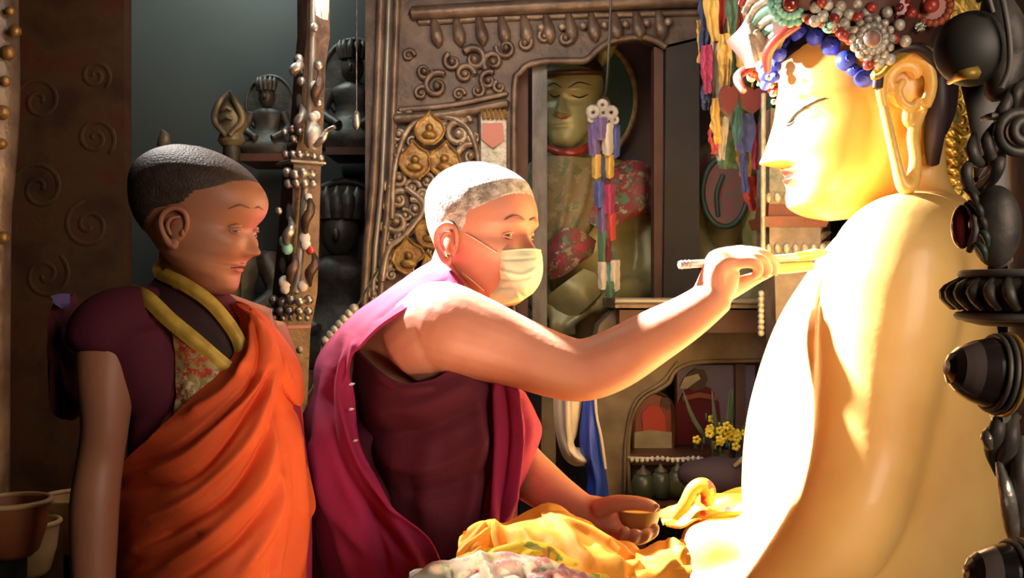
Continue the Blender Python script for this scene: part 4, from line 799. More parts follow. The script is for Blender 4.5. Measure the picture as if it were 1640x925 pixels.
MB().tube([cc+Vector((.03, -.04, .035)), cc+Vector((.06, -.05, .06)), cc+Vector((.09, -.04, .03))], .006, n=8, sub=4).build('handle', M['greyflat'], t)
MB().tube([cc+Vector((0, 0, -.045)), Vector((cc.x, cc.y, 0))], .06, n=12).build('stand_post', M['darkvoid'], t)
# hanging scarves below the niche
t = thing('white_scarf', W(920, 745, 2.5), 'cream white ceremonial scarf looped below the older monk\'s outstretched arm', 'scarf')
MB().patch([[(886, 560, 2.5), (905, 560, 2.46), (932, 560, 2.5)], [(886, 640, 2.5), (908, 640, 2.46), (932, 640, 2.5)], [(890, 690, 2.5), (908, 690, 2.46), (925, 690, 2.5)], [(900, 728, 2.5), (912, 722, 2.46), (922, 710, 2.5)], [(918, 745, 2.5), (932, 736, 2.46), (928, 716, 2.5)], [(940, 746, 2.5), (944, 738, 2.47), (938, 722, 2.5)]], 60, 24, folds=[(((898, 570), (900, 680), (915, 735)), 3.5, -.006), (((910, 570), (911, 680), (922, 728)), 3.5, .006), (((922, 570), (919, 690), (925, 722)), 3.5, -.006)], thick=.004).build('loop', M['khata'], t)
MB().tube([W(880, 558, 2.50), W(975, 558, 2.50)], .007, n=8).build('top_hem', M['khata'], t)
t = thing('blue_scarf', W(955, 800, 2.48), 'deep blue silk scarf with pale edges hanging beside the white one', 'scarf')
MB().patch([[(932, 560, 2.485), (943, 560, 2.475), (954, 560, 2.485)], [(933, 640, 2.48), (944, 640, 2.465), (956, 640, 2.48)], [(928, 710, 2.48), (945, 720, 2.44), (962, 715, 2.48)], [(940, 760, 2.48), (955, 770, 2.44), (972, 765, 2.48)], [(938, 800, 2.48), (955, 808, 2.44), (976, 806, 2.48)]], 60, 24, folds=[(((938, 580), (938, 700), (950, 800)), 3.5, -.007), (((948, 580), (952, 700), (965, 800)), 3.5, .006)], thick=.004).build('tail', M['bluesilk'], t)
MB().tube([W(953, 600, 2.45), W(955, 660, 2.45), W(963, 700, 2.45), W(970, 750, 2.45)], .0035, n=6, sub=4).build('pale_edging', M['khata'], t); MB().tube([W(928, 560, 2.48), W(954, 560, 2.48)], .007, n=8).build('top_hem', M['bluesilk'], t)
t = thing('scarf_rail', W(960, 555, 2.5), 'thin metal rail from which the white and blue scarves hang', 'rail')
MB().tube([W(864, 556, 2.51), W(1010, 553, 2.51)], .005, n=8).build('rod', M['darkmetal'], t)
for x in (868, 1004): MB().tube([W(x, 555, 2.51), (W(x, 555, 2.51).x, 2.79, W(x, 550, 2.51).z)], .005, n=8).build('bracket', M['darkmetal'], t)

# ------------------------------------------------------------------ the gold statue
ts = thing('gold_buddha_statue', (0.62, 1.74, .405), 'large bright gold painted statue with blue hair knobs being painted by the older monk', 'statue')
DS = 1.75
def G(x, y, rx, ry, d=DS, ti=0): return (*W(x, y, d), rx/FPX*d, ry, ti)
B = MB()
B.loft([G(1420, 1022, 190, .20), G(1412, 990, 200, .21), G(1408, 925, 201, .215), G(1404, 850, 208, .22), G(1402, 780, 210, .22), G(1400, 680, 200, .22), G(1403, 590, 180, .215), G(1412, 510, 157, .21), G(1428, 440, 128, .20), G(1450, 380, 105, .17), G(1468, 335, 78, .12), G(1458, 300, 55, .085), G(1452, 200, 50, .08)], n=48, sub=5)
def limb(mb, pts, n=20, sub=6, flat=None): mb.tube([W(p[0], p[1], p[2]) for p in pts], [p[3]/FPX*p[2] for p in pts], n=n, sub=sub, flat=flat)
limb(B, [(1505, 398, 1.66, 92), (1466, 396, 1.62, 92), (1438, 424, 1.60, 108), (1420, 520, 1.59, 108), (1404, 620, 1.58, 97), (1388, 720, 1.57, 90), (1358, 820, 1.55, 86), (1310, 900, 1.54, 80), (1235, 990, 1.53, 70)])
limb(B, [(1452, 420, 1.90, 90), (1400, 560, 1.92, 90), (1330, 720, 1.92, 85), (1250, 860, 1.88, 75), (1210, 980, 1.82, 66)])
limb(B, [(1500, 470, 1.68, 80), (1505, 600, 1.68, 95), (1500, 720, 1.68, 110), (1490, 900, 1.68, 120)])
limb(B, [(1380, 930, 1.88, 70), (1220, 886, 1.86, 60), (1140, 884, 1.85, 56), (1112, 892, 1.84, 48)])
limb(B, [(1400, 958, 1.86, 72), (1220, 942, 1.88, 72), (1140, 942, 1.88, 68), (1116, 944, 1.87, 58), (1240, 985, 1.72, 60)])
limb(B, [(1500, 1020, 1.62, 85), (1300, 1025, 1.56, 80), (1190, 1030, 1.55, 66), (1240, 1020, 1.66, 58), (1380, 1010, 1.78, 56)])
B = B.blend(.008, 22)
body_n = len(B.v)
GT = [(0.0,.20,.02,.07),(.02,.29,-.05,.14),(.055,.350,-.10,.19),(.10,.368,-.15,.23),(.16,.372,-.20,.265),(.22,.378,-.24,.29),(.30,.384,-.29,.31),(.40,.388,-.34,.33),(.50,.392,-.38,.34),(.60,.397,-.395,.345),(.70,.408,-.40,.345),(.78,.402,-.39,.335),(.85,.37,-.36,.31),(.91,.30,-.31,.26),(.955,.2,-.24,.19),(.985,.08,-.16,.115),(1.0,-.04,-.06,.01)]
GN = [(.245, 0), (.256, .03), (.262, .075), (.270, .118), (.282, .122), (.33, .100), (.40, .075), (.48, .052), (.56, .034), (.64, .014), (.70, 0)]
GE = [(.05,.275,.03,.018,.020,1),(0,.238,.075,.013,.024,0),(0,.218,.10,.005,-.010,0),(0,.192,.065,.014,.022,0),(0,.155,.08,.016,-.008,0),(0,.07,.08,.035,.014,0),(.15,.47,.09,.045,-.020,1),(.15,.47,.06,.022,.016,1),(.16,.58,.13,.02,.010,1),(.16,.34,.08,.06,.014,1)]
gm = head_matrix((1385, 187, DS), 330/FPX*DS, 180)
V, F = head_mesh(GT, GN, nosew=.06, nu=180, nz=200, jaw=.10, extras=GE, pw=.80)
Hd = MB(); Hd.add(V, F); Hd.xf(gm); hbv = bvh_of(Hd)
LM = []   # faces of lips red
nu_ = 180
for f in F:
    c = V[list(f[:4])].mean(0); up = .252-.02*abs(c[1])/.09; 
    LM.append(1 if (abs(c[1]) < .088 and c[0] > .2 and .172+.45*abs(c[1])**1.3*.9 < c[2] < .250-.35*abs(c[1])) else 2)
B.m = [0]*len(B.f); b0 = len(B.f); B.add(Hd.v, Hd.f); B.m[b0:] = LM
# ears with long looped lobes
def statue_ear(mir):
    q = MB(); q.mi = 2; dd = 1.612
    q.ball(W(1450, 132, dd+.012), (40/FPX*dd, .014, 44/FPX*dd), 24, 14)
    P = [(1414, 168), (1410, 135), (1418, 108), (1438, 92), (1462, 88), (1482, 100), (1491, 126), (1489, 150), (1482, 170)]
    q.tube([W(x, y, dd-.012-.01*math.sin(i/8*PI)) for i, (x, y) in enumerate(P)], [.008, .009, .010, .010, .010, .010, .010, .010, .009], n=12, sub=4)
    q.tube([W(x, y, dd-.012) for x, y in ((1428, 150), (1426, 125), (1440, 108), (1460, 108), (1470, 124))], [.006, .008, .009, .009, .006], n=10, sub=4)
    q.tube([W(x, y, dd-.014) for x, y in ((1448, 128), (1438, 145), (1446, 165), (1462, 172), (1470, 158))], [.006, .008, .008, .008, .006], n=10, sub=4)
    q.tube([W(x, y, dd-.010-.02*math.sin(i/8*PI)) for i, (x, y) in enumerate(((1414, 162), (1421, 195), (1429, 230), (1437, 265), (1444, 292), (1452, 300), (1462, 288), (1466, 255), (1462, 220), (1468, 195), (1481, 165)))], [.008, .0085, .009, .0095, .011, .013, .012, .010, .010, .010, .009], n=12, sub=4)
    q.ball(W(1455, 187, dd-.008), (.011, .010, .018), 12, 8)
    q = q.blend(.0025, 4); q.m = [2]*len(q.f)
    if mir: q.v = [(x, 2*DS-y, z) for x, y, z in q.v]; q.f = [f[::-1] for f in q.f]
    B.v_off = len(B.v); B.v += [tuple(v) for v in q.v]; B.f += [tuple(i+B.v_off for i in f) for f in q.f]; B.m += [2]*len(q.f)
statue_ear(False); statue_ear(True)
B.build('body', [M['gold'], M['lip'], M['goldface']], ts, angle=180)
# hair cap with blue knobs
HX = [-.42, -.33, -.26, -.12, -.045, 0, .106, .197, .306, .385, .45]; HZ = [.15, .25, .45, .62, .61, .63, .755, .825, .83, .775, .72]
mb = MB(); hair_shell(V, nu_, gm, lambda x, y, z: (z-np.interp(x, HX, HZ))*6, .022, mb); hair = mb.build('hair', M['darkhair'], ts)
def cknob(x, y, r, par, mir):
    mb = MB(); p = hit(hbv, x, y, .004) or W(x, y, DS)
    if abs(y-107) < 3 or x < 1252: p = W(x, y, DS-.03-(x-1240)*.003)
    if mir: p = Vector((p.x, 2*DS-p.y, p.z))
    k = r/FPX*1.66; mb.ball(p, (k, k*1.1, k), 16, 10); mb.tube([p+Vector((k*.75*math.cos(a)*(1-a/14), -k*(.45+.05*a) if not mir else k*(.45+.05*a), k*.75*math.sin(a)*(1-a/14))) for a in np.linspace(0, 11, 26)], k*.20, n=6)
    mb.build('hair_curl', M['blue'], par)
for (x, y, r) in ((1240, 107, 12), (1247, 86, 13), (1262, 69, 14), (1283, 57, 15), (1308, 61, 15), (1331, 75, 15), (1355, 98, 16), (1384, 124, 16), (1241, 124, 9), (1366, 112, 10)):
    cknob(x, y, r, ts, False); cknob(x, y, r, ts, True)
def sline(pts, r, name, m, off=.0008):
    P = [hit(hbv, x, y, off) for x, y in cat(np.array(pts, float), 18)]; P = [p for p in P if p]; n = len(P)
    rs = [r*(1.0 if i < n*.35 else 1.0-.75*(i-n*.35)/(n*.65))*(.3+.7*min(1, (i+1)/3)) for i in range(n)]
    for mir in (0, 1):
        mb = MB(); mb.tube([Vector((p.x, 2*DS-p.y, p.z)) if mir else p for p in P], rs, n=8); mb.build(name, m, ts)
sline([(1262, 198), (1268, 192), (1276, 181), (1288, 172), (1304, 163), (1322, 157)], .0042, 'eye_line', M['ink']); sline([(1259, 200), (1266, 199), (1272, 194)], .003, 'eye_corner_line', M['ink'])
# crown
cr = MB(); KB = [(1234, 100, 1.75), (1238, 82, 1.69), (1254, 54, 1.62), (1290, 34, 1.575), (1330, 44, 1.56), (1362, 68, 1.557), (1398, 106, 1.56), (1430, 84, 1.565), (1470, 68, 1.60), (1500, 78, 1.66), (1515, 80, 1.75)]
KT = [(1226, -14, 1.75), (1232, -18, 1.69), (1246, -26, 1.61), (1252, -34, 1.55), (1300, -36, 1.535), (1350, -36, 1.53), (1400, -36, 1.535), (1440, -36, 1.55), (1480, -34, 1.59), (1516, -30, 1.65), (1536, -30, 1.75)]
KM = [((a[0]+b[0])/2-3, (a[1]+b[1])/2, (a[2]+b[2])/2) for a, b in zip(KB, KT)]
def curve_on(v, u):
    """point on the crown surface; u 0..10 along, v 0 bottom 1 top"""
    A = cat(np.array(KB), 101); Bq = cat(np.array(KT), 101); i = min(100, max(0, int(u*10))); g = A[i]*(1-v)+Bq[i]*v; return g
crown = cr.patch([KT, KM, KB], 24, 70, thick=.012); 
q = MB(); q.v = [(x, 2*DS-y, z) for x, y, z in cr.v]; q.f = [f[::-1] for f in cr.f]; cr.add(q.v, q.f)
crown = cr.build('crown', M['wood'], ts)
def on_crown(u, v, out=.012): g = curve_on(v, u); return W(g[0], g[1], g[2]-out)
def both(fn, name, m, **k):
    for mir in (0, 1):
        mb = MB(); fn(mb)
        if mir: mb.v = [(x, 2*DS-y, z) for x, y, z in mb.v]; mb.f = [f[::-1] for f in mb.f]
        mb.build(name, m, crown, **k)
both(lambda mb: mb.tube([W(1229, 114, 1.665), W(1229, 88, 1.645), W(1241, 66, 1.62), (*W(1262, 48, 1.60),), W(1280, 38, 1.59)], [.006, .009, .009, .009, .007], n=10, sub=5), 'coral_rim', M['coral'])
both(lambda mb: [mb.ball(on_crown(u, .04, .010), .0085, 10, 7) for u in np.linspace(3.2, 5.9, 11)], 'coral_bead_row', M['coral'])
both(lambda mb: mb.tube([on_crown(u, .10, .008) for u in np.linspace(3.0, 6.0, 22)], .006, n=8), 'silver_edge', M['palesilver'])
both(lambda mb: mb.tube([on_crown(u, -.10, .008) for u in np.linspace(6.0, 9.6, 30)], .008, n=8), 'gold_ear_arch', M['gilt'])
for x, y in ((1325, 8), (1340, 22), (1352, 38), (1362, 52), (1332, 40), (1346, 10), (1360, 24), (1372, 6), (1318, 26), (1306, 12), (1386, 22), (1305, 34), (1420, 20), (1440, 40), (1450, 66), (1425, 95), (1408, 100)): both(lambda mb: mb.ball(W(x, y, 1.545), (.0095, .008, .0095), 10, 7), 'silver_bead', M['palesilver'])
for x, y in ((1316, 4), (1350, 56), (1374, 28), (1396, 12), (1336, 30), (1432, 62), (1415, 44), (1460, 20), (1390, 104)): both(lambda mb: mb.ball(W(x, y, 1.538), (.0085, .008, .0085), 10, 7), 'coral_bead', M['coral'])
def near(fn, name, m): mb = MB(); fn(mb); mb.build(name, m, crown)
def rosette(x, y, r, d, petals, m, mc, name, rows=2):
    def f(mb):
        k = r/FPX*d
        for ro in range(rows):
            R_ = k*(1-.36*ro)
            for i in range(petals):
                a = 2*PI*i/petals+ro*.2; mb.ball(W(x, y, d-.006*ro)+Vector((R_*math.cos(a)*.82, 0, R_*math.sin(a)*.82)), (k*.19, .008, k*.19), 9, 6)
        mb.lathe(tuple(W(x, y, d)), [(.0, k*.85), (.012, k*.8), (.014, .001)], n=20, axis='y')
    both(f, name, m)
    both(lambda mb: mb.ball(W(x, y, d-.016), (r*.34/FPX*d, .010, r*.34/FPX*d), 14, 9), name+'_stone', mc)
rosette(1397, 62, 38, 1.535, 14, M['palesilver'], mat('dull_pink_stone', (.35, .12, .09), (.25, .2, .15), 60, .5), 'silver_rosette', 3)
both_, both = both, near
rosette(1266, 6, 38, 1.575, 16, M['turq'], M['carnelian'], 'turquoise_rosette', 2)
both = both_
rosette(1492, 8, 36, 1.60, 18, mat('rust_coral', (.36, .09, .04), (.22, .05, .03), 20, .4), M['coral'], 'coral_rosette', 1)
rosette(1330, 40, 13, 1.545, 8, M['turq'], M['turq'], 'turquoise_stud', 1); rosette(1473, 43, 9, 1.585, 8, M['palesilver'], M['turq'], 'pale_green_stud', 1); rosette(1440, 12, 20, 1.56, 10, M['coral'], M['carnelian'], 'red_stud', 1)
for i, (x0, y0, x1, y1, m) in enumerate(((1204, 62, 1246, 22, 'palesilver'), (1210, 74, 1250, 38, 'turq'), (1200, 50, 1240, 8, 'turq'), (1196, 38, 1232, -4, 'palesilver'), (1216, 86, 1252, 50, 'palesilver'), (1192, 22, 1222, -12, 'palesilver'), (1186, 8, 1210, -20, 'coral'))):
    near(lambda mb: mb.tube([W(x0, y0, 1.70), W((x0+x1)/2-4, (y0+y1)/2-4, 1.69), W(x1, y1, 1.66)], [.006, .008, .007], n=8, sub=4), 'slanting_cord', M[m])
near(lambda mb: (mb.tube([W(1200, 40, 1.70), W(1206, 58, 1.70), (*W(1214, 80, 1.70),), W(1218, 96, 1.70)], [.010, .012, .010, .004], n=10, sub=4), mb.tube([W(1200, 56, 1.695), W(1202, 66, 1.695), W(1206, 84, 1.695), W(1210, 98, 1.70)], .007, n=8, sub=4), mb.tube([W(1210, 50, 1.69), W(1222, 66, 1.69), W(1224, 84, 1.69)], .007, n=8, sub=4)), 'silver_pendant', M['palesilver'])
near(lambda mb: [mb.ball(W(x, y, 1.70), r, 10, 7) for x, y, r in ((1230, 124, .005), (1235, 137, .005), (1238, 150, .006), (1239, 163, .005))], 'side_bead_string', M['palesilver'])
both(lambda mb: mb.tube([W(1405, 140, 1.58), W(1410, 108, 1.572), W(1432, 84, 1.566), W(1462, 76, 1.566), W(1488, 90, 1.58), W(1500, 122, 1.60)], .0085, n=10, sub=4), 'dark_ear_arch', M['darkhair'])
both(lambda mb: mb.tube([W(1500, 104, 1.62), W(1503, 160, 1.62), W(1496, 220, 1.64), W(1494, 262, 1.66)], [.014, .018, .016, .010], n=12, sub=4), 'hair_lock', M['darkhair'])
t = thing('statue_plinth', (0.60, 1.74, 0), 'gilt lotus plinth below the gold statue', 'plinth')
mb = MB(); mb.lathe((.60, 1.74, 0), [(0, .44), (.08, .44), (.10, .40), (.30, .38), (.35, .42), (.405, .43)], n=48, squash=.84); mb.build('base', M['gilt'], t)
for i in range(24):
    a = 2*PI*i/24; MB().ball((.60+.42*math.cos(a), 1.74+.42*.84*math.sin(a), .22), (.045, .045, .11), 12, 8).build('lotus_petal', M['gilt'], t)

# ------------------------------------------------------------------ gold relief panel behind the statue's neck
t = thing('gilt_backrest_panel', W(1530, 1200, 2.15), 'bright gilt openwork panel with a green stone between the statue neck and the dark post', 'panel')
def pan(x, y, d=2.15): return UZ(x, y, d)
mb = MB(); mb.prism([pan(1470, -80), pan(1600, -80), pan(1585, 60), pan(1562, 130), pan(1556, 240), pan(1556, 1250), pan(1540, 1250), pan(1510, 270), pan(1492, 150), pan(1480, 60)], 2.14, 2.17); mb.build('panel_board', M['gilt'], t, angle=30)
rr = random.Random(9)
for i in range(15):
    x = 1530+rr.uniform(-14, 18); y = 150+i*11; c = W(x, y, 2.135); mb = MB(); mb.tube(spiral(c.x, c.z, 2.133, .016, 1.1, rr.uniform(0, 6), rr.choice((1, -1)), 16), .004, n=6); mb.build('scroll', M['gilt'], t)
for i in range(8): MB().tube([W(1508+i*2, 190+i*16, 2.135), W(1522+i*2, 196+i*16, 2.125), W(1538, 214+i*13, 2.135)], [.003, .009, .002], n=8, sub=4).build('leaf', M['gilt'], t)
MB().ball(W(1521, 186, 2.125), (.018, .010, .019), 16, 10).build('green_stone', mat('moss_green_stone', (.16, .17, .08), rough=.25, coat=.4), t)

# ------------------------------------------------------------------ dark jewelled post in the right foreground
t = thing('jewelled_throne_post', W(1640, 1250, 1.02), 'dark tarnished metal post with banded stones, right edge, before the gold statue', 'post')
DPp = 1.0; kp = DPp/FPX
mb = MB(); P_ = [W(1690, y, 1.06) for y in (-260, -60, 100, 300, 500, 700, 900, 1300, 1700, 2142)]; mb.tube(P_, [.050, .050, .050, .046, .045, .045, .042, .045, .05, .055], n=28, sub=3); mb.build('column', M['greymetal'], t)
def pl(name, pts, r, m, n=12, sub=4, flat=None, par=None):
    mb = MB(); mb.tube([W(x, y, d) for x, y, d in pts], [q*kp for q in r] if hasattr(r, '__len__') else r*kp, n=n, sub=sub, flat=flat); return mb.build(name, M[m], par or t)
mb = MB(); mb.ball(W(1557, 78, .99), (58*kp, 50*kp, 60*kp), 28, 18, Euler((0, .5, 0)).to_matrix()); mb.build('dark_oval_stone', M['darkstone'], t)
pl('upper_shell', [(1590, -20, 1.0), (1604, 40, .985), (1612, 90, .99), (1596, 140, .99), (1580, 150, 1.0)], [16, 34, 34, 26, 6], 'darkmetal')
pl('shell_highlight', [(1598, -30, .97), (1610, 20, .955), (1617, 70, .955), (1616, 110, .96), (1604, 140, .965)], 4.5, 'greymetal'); pl('shell_highlight', [(1566, 2, .97), (1580, -8, .96), (1590, 20, .96)], 4, 'greymetal')  # paler grey tubes drawn in as highlights along the shell
pl('clasp', [(1520, 132, 1.0), (1540, 120, .97), (1566, 116, .965)], [4, 8, 10], 'gilt')
pl('grey_strut', [(1560, 120, 1.03), (1582, 200, 1.03), (1590, 300, 1.03), (1600, 420, 1.03)], [26, 30, 26, 24], 'greymetal', flat=.5)
for (pts, r) in (([(1626, 130), (1612, 165), (1600, 190), (1606, 215)], 9), ([(1560, 215), (1556, 240), (1568, 260), (1586, 250), (1590, 230), (1576, 222)], 9), ([(1592, 200), (1580, 226), (1590, 262), (1574, 290), (1560, 286)], 9), ([(1560, 256), (1548, 272), (1552, 300), (1566, 310)], 9), ([(1605, 240), (1600, 262), (1590, 284), (1570, 300), (1556, 318)], 10), ([(1572, 190), (1590, 186), (1604, 188)], 6), ([(1640, 128), (1628, 150), (1622, 180)], 9)):
    pl('curled_leaf', [(x, y, .985-.02*math.sin(i*1.3)) for i, (x, y) in enumerate(pts)], [r*.5]+[r]*(len(pts)-2)+[r*.4], 'darkmetal')
mb = MB(); c = W(1632, 212, .96)
for r_, th in ((30, 9), (16, 8)): mb.tube([(c.x+r_*kp*math.cos(a), c.y-(.01 if r_ == 16 else 0), c.z+r_*kp*math.sin(a)) for a in np.linspace(0, 2*PI, 21)[:-1]], th*kp, n=10, closed=True)
mb.ball((c.x, c.y-.01, c.z), 8*kp); mb.build('coiled_boss', M['darkmetal'], t)
mb = MB(); mb.ball(W(1594, 362, 1.0), (38*kp, 40*kp, 66*kp), 24, 16); mb.build('cabochon_setting', M['darkmetal'], t)
mb = MB(); mb.ball(W(1541, 363, .985), (17*kp, 16*kp, 35*kp), 18, 12); mb.build('red_cabochon', M['carnelian'], t)
for (x0, y0) in ((1552, 310), (1560, 330), (1566, 350), (1570, 372), (1566, 394)): pl('turquoise_petal', [(x0-8, y0-8, .975), (x0+8, y0+4, .962), (x0+12, y0+22, .965)], [3, 6, 3], 'green' if y0 > 360 else 'darkstone')
pl('cabochon_rim', [(1548, 326, .98), (1560, 345, .968), (1562, 375, .968), (1552, 402, .98)], 5, 'greymetal')
# ribbed collar
mb = MB(); c = W(1672, 478, 1.06)
mb.lathe(tuple(c), [(-46*kp, .062), (-40*kp, .078), (-28*kp, .084), (-20*kp, .078), (-16*kp, .086), (8*kp, .096), (26*kp, .092), (34*kp, .082), (44*kp, .078), (48*kp, .062)], n=40); mb.build('ribbed_collar', M['darkmetal'], t)
for j in range(18):
    a = PI+.15+(j-3)*PI/17*1.1; R_ = .094; pts = [(c.x+(R_-.016)*math.cos(a-.10), c.y+(R_-.016)*math.sin(a-.10), c.z+34*kp), (c.x+(R_+.003)*math.cos(a), c.y+(R_+.003)*math.sin(a), c.z+10*kp), (c.x+(R_-.006)*math.cos(a+.06), c.y+(R_-.006)*math.sin(a+.06), c.z-16*kp)]
    MB().tube(pts, [.004, .0065, .004], n=8, sub=4).build('collar_petal', M['darkmetal'], t)
for zz, rr_ in ((42, .080), (-30, .084)): MB().tube([(c.x+rr_*math.cos(a), c.y+rr_*math.sin(a), c.z+zz*kp) for a in np.linspace(0, 2*PI, 41)[:-1]], .0045, n=8, closed=True).build('collar_ring', M['greymetal'], t)
# banded conical stones
def cone_stone(x, y, s, ang):
    R_ = Euler((0, ang, 0)).to_matrix(); c = W(x, y, .96); mats = [M['agate'], mat('agate_band', (.13, .10, .09), (.08, .06, .055), 12, .2, coat=.6) if 'agate_band' not in bpy.data.materials else bpy.data.materials['agate_band'], M['wood']]
    prof = [(0, .001), (2, 12), (8, 24), (18, 34), (30, 41), (42, 47), (62, 53), (84, 57), (104, 58), (120, 55)]; mb = MB(); n = 32
    for a, (h, r) in enumerate(prof[:-1]):
        mb.mi = (0, 0, 0, 1, 1, 0, 0, 2, 2)[a]; h2, r2 = prof[a+1]; vs = []
        for hh, rr_ in ((h, r), (h2, r2)):
            for i in range(n): q = 2*PI*i/n; vs.append(c+R_ @ Vector((hh*s*kp, rr_*s*kp*math.cos(q), rr_*s*kp*math.sin(q))))
        mb.add(vs, [(i, i+n, (i+1) % n+n, (i+1) % n) for i in range(n)])
    mb.build('banded_stone', mats, t)
    for hh, rr_, th in ((72, 57, 4.5), (82, 60, 4.5), (92, 62, 4)):
        MB().tube([c+R_ @ Vector((hh*s*kp, rr_*s*kp*math.cos(q), rr_*s*kp*math.sin(q))) for q in np.linspace(0, 2*PI, 31)[:-1]], th*s*kp, n=8, closed=True).build('stone_collar_ring', M['gilt' if th == 4 else 'darkmetal'], t)
    mb = MB(); mb.tube([c+R_ @ Vector((100*s*kp, 0, 0)), W(1690, y+14, 1.05)], [56*s*kp, 50*s*kp], n=24); mb.build('stone_socket', M['darkmetal'], t)
cone_stone(1514, 588, 1.0, .12); cone_stone(1545, 915, .95, .12)
for (pts, r) in (([(1604, 655), (1596, 690), (1590, 720), (1600, 760)], 13), ([(1624, 660), (1618, 700), (1610, 740), (1622, 790)], 14), ([(1584, 686), (1580, 700), (1592, 716), (1612, 700)], 9), ([(1600, 740), (1612, 790), (1620, 840), (1624, 870)], 12), ([(1590, 665), (1600, 672), (1616, 664), (1632, 668)], 9), ([(1636, 700), (1634, 760), (1636, 840)], 14)):
    pl('draped_metal_leaf', [(x, y, .985-.015*math.sin(i*1.7)) for i, (x, y) in enumerate(pts)], [r*.5]+[r]*(len(pts)-2)+[r*.5], 'silver' if r < 13 else 'darkmetal')
mb = MB(); mb.ball(W(1628, 872, .97), (14*kp, 12*kp, 9*kp)); mb.build('small_boss', M['silver'], t)
# ------------------------------------------------------------------ the older monk
tm = thing('person', (-.17, 1.75, .42), 'grey-haired person in crimson robes and pale face mask, arm stretched out to the gold statue', 'person')
DM = 1.75
def g(x, y, rx, ry, d=DM, ti=0): return (*W(x, y, d), rx/FPX*d, ry, ti)
B = MB()
B.loft([g(650, 1000, 165, .15), g(650, 900, 150, .145), g(655, 790, 145, .135), g(655, 690, 150, .14), g(660, 600, 132, .145), g(672, 530, 108, .14), g(695, 480, 70, .11), g(728, 440, 50, .06), g(745, 400, 48, .058), g(760, 370, 50, .06)], n=36, sub=5)
limb(B, [(690, 520, 1.66, 68), (712, 525, 1.60, 74), (760, 540, 1.585, 68), (830, 564, 1.58, 57), (893, 586, 1.575, 52), (935, 592, 1.575, 50), (985, 575, 1.58, 49), (1045, 540, 1.60, 44), (1100, 508, 1.615, 37), (1150, 472, 1.63, 30)], n=24)
limb(B, [(650, 560, 1.62, 62), (680, 540, 1.61, 72), (700, 530, 1.61, 74)], n=20)
# far arm, coming forward under the shawl
limb(B, [(720, 530, 1.88, 62), (780, 640, 1.86, 52), (815, 725, 1.76, 44), (870, 778, 1.68, 38), (925, 812, 1.62, 28), (955, 822, 1.60, 22)], n=20)
# right hand: wrist, palm, fingers closed on the brush
def seg(mb, pts, r, **k): mb.tube([W(*p) for p in pts], [q*.001 for q in r], n=12, sub=4, **k)
limb(B, [(1138, 478, 1.628, 32), (1150, 452, 1.635, 32), (1156, 430, 1.64, 30)], n=20)
KN = [(1184, 403, 1.672), (1186, 406, 1.652), (1180, 412, 1.632), (1172, 420, 1.614)]
for i, kn in enumerate(KN):
    seg(B, [(1146, 462, 1.648-.010*i), (1150, 428, 1.655-.014*i), kn], (20, 19, 13.5))
    seg(B, [(1140, 425, 1.650-.010*i), (1150, 412, 1.655-.012*i), kn], (15, 15, 12))
seg(B, [KN[0], (1216, 405, 1.676), (1236, 416, 1.676), (1246, 430, 1.674)], (12, 10, 9, 7.5))
seg(B, [KN[1], (1222, 408, 1.655), (1238, 424, 1.66), (1240, 438, 1.664)], (12.5, 10.5, 9.5, 8))
seg(B, [KN[2], (1216, 415, 1.634), (1230, 430, 1.640), (1224, 442, 1.648)], (12.5, 10.5, 9, 7.5))
seg(B, [KN[3], (1204, 420, 1.614), (1216, 433, 1.620), (1206, 443, 1.632)], (12, 10, 8.5, 7))
seg(B, [(1160, 468, 1.65), (1186, 456, 1.668), (1212, 444, 1.68), (1236, 434, 1.686)], (18, 15, 11, 9))
# left hand cupping the bowl: thumb across the near rim, fingers under it
seg(B, [(940, 815, 1.61), (965, 822, 1.60), (985, 830, 1.61)], (24, 26, 20))
seg(B, [(958, 815, 1.585), (985, 806, 1.565), (1015, 805, 1.555), (1036, 808, 1.553), (1050, 813, 1.556)], (17, 14, 12, 11, 9))
for i, (x, y, d) in enumerate(((996, 858, 1.552), (1013, 862, 1.548), (1030, 861, 1.552), (1044, 854, 1.560))):
    seg(B, [(975, 838, 1.60), (985+i*10, 858+i, 1.580), (x, y, d), (x+6, y-12, d-.012)], (17, 12, 9, 7.5))
B = B.blend(.0035, 4)
for (x, y, d, rx, ry) in ((1242, 437, 1.660, 4.5, 5), (1051, 810, 1.548, 5, 4)): B.ball(W(x, y, d), (rx*.001, .0025, ry*.001), 8, 6)
mm = head_matrix((776, 376, 1.72), .236, -33, 6)
FM = FEATURES+[(.10,.40,.03,.05,-.008,1),(.0,.585,.05,.02,.010,0)]
V, F = head_mesh(extras=FM); Hd = MB(); Hd.add(V, F); Hd.xf(mm); mbv = bvh_of(Hd)
B.add(Hd.v, Hd.f)
eyes = []
for sg in (-1, 1):
    ear(B, sg, mm, h=.27, z=.42, x=-.05); e = eye_parts(sg, mm, B, V); eyes.append(e)
body_m = B.build('body', M['skin_man'], tm, angle=180)
for e in eyes: e.build('eye', [M['eyewhite'], M['iris']], tm)
def hairline(x, y, z):
    a = abs(y); 
    line_ = np.interp(x, [-.5, -.30, -.16, -.08, -.04, .04, .08, .20, .30, .36], [.24, .25, .34, .46, .50, .52, .66, .72, .80, .84])
    return (z-line_)*7
mb = MB(); hair_shell(V, 150, mm, hairline, .028, mb); mb.build('hair', M['greyhair'], tm, angle=180)
for pts in (((808, 352), (824, 346), (840, 352)), ((848, 352), (855, 350), (858, 354))): line(mbv, pts, .0028, 'eyebrow', M['lid'], tm)
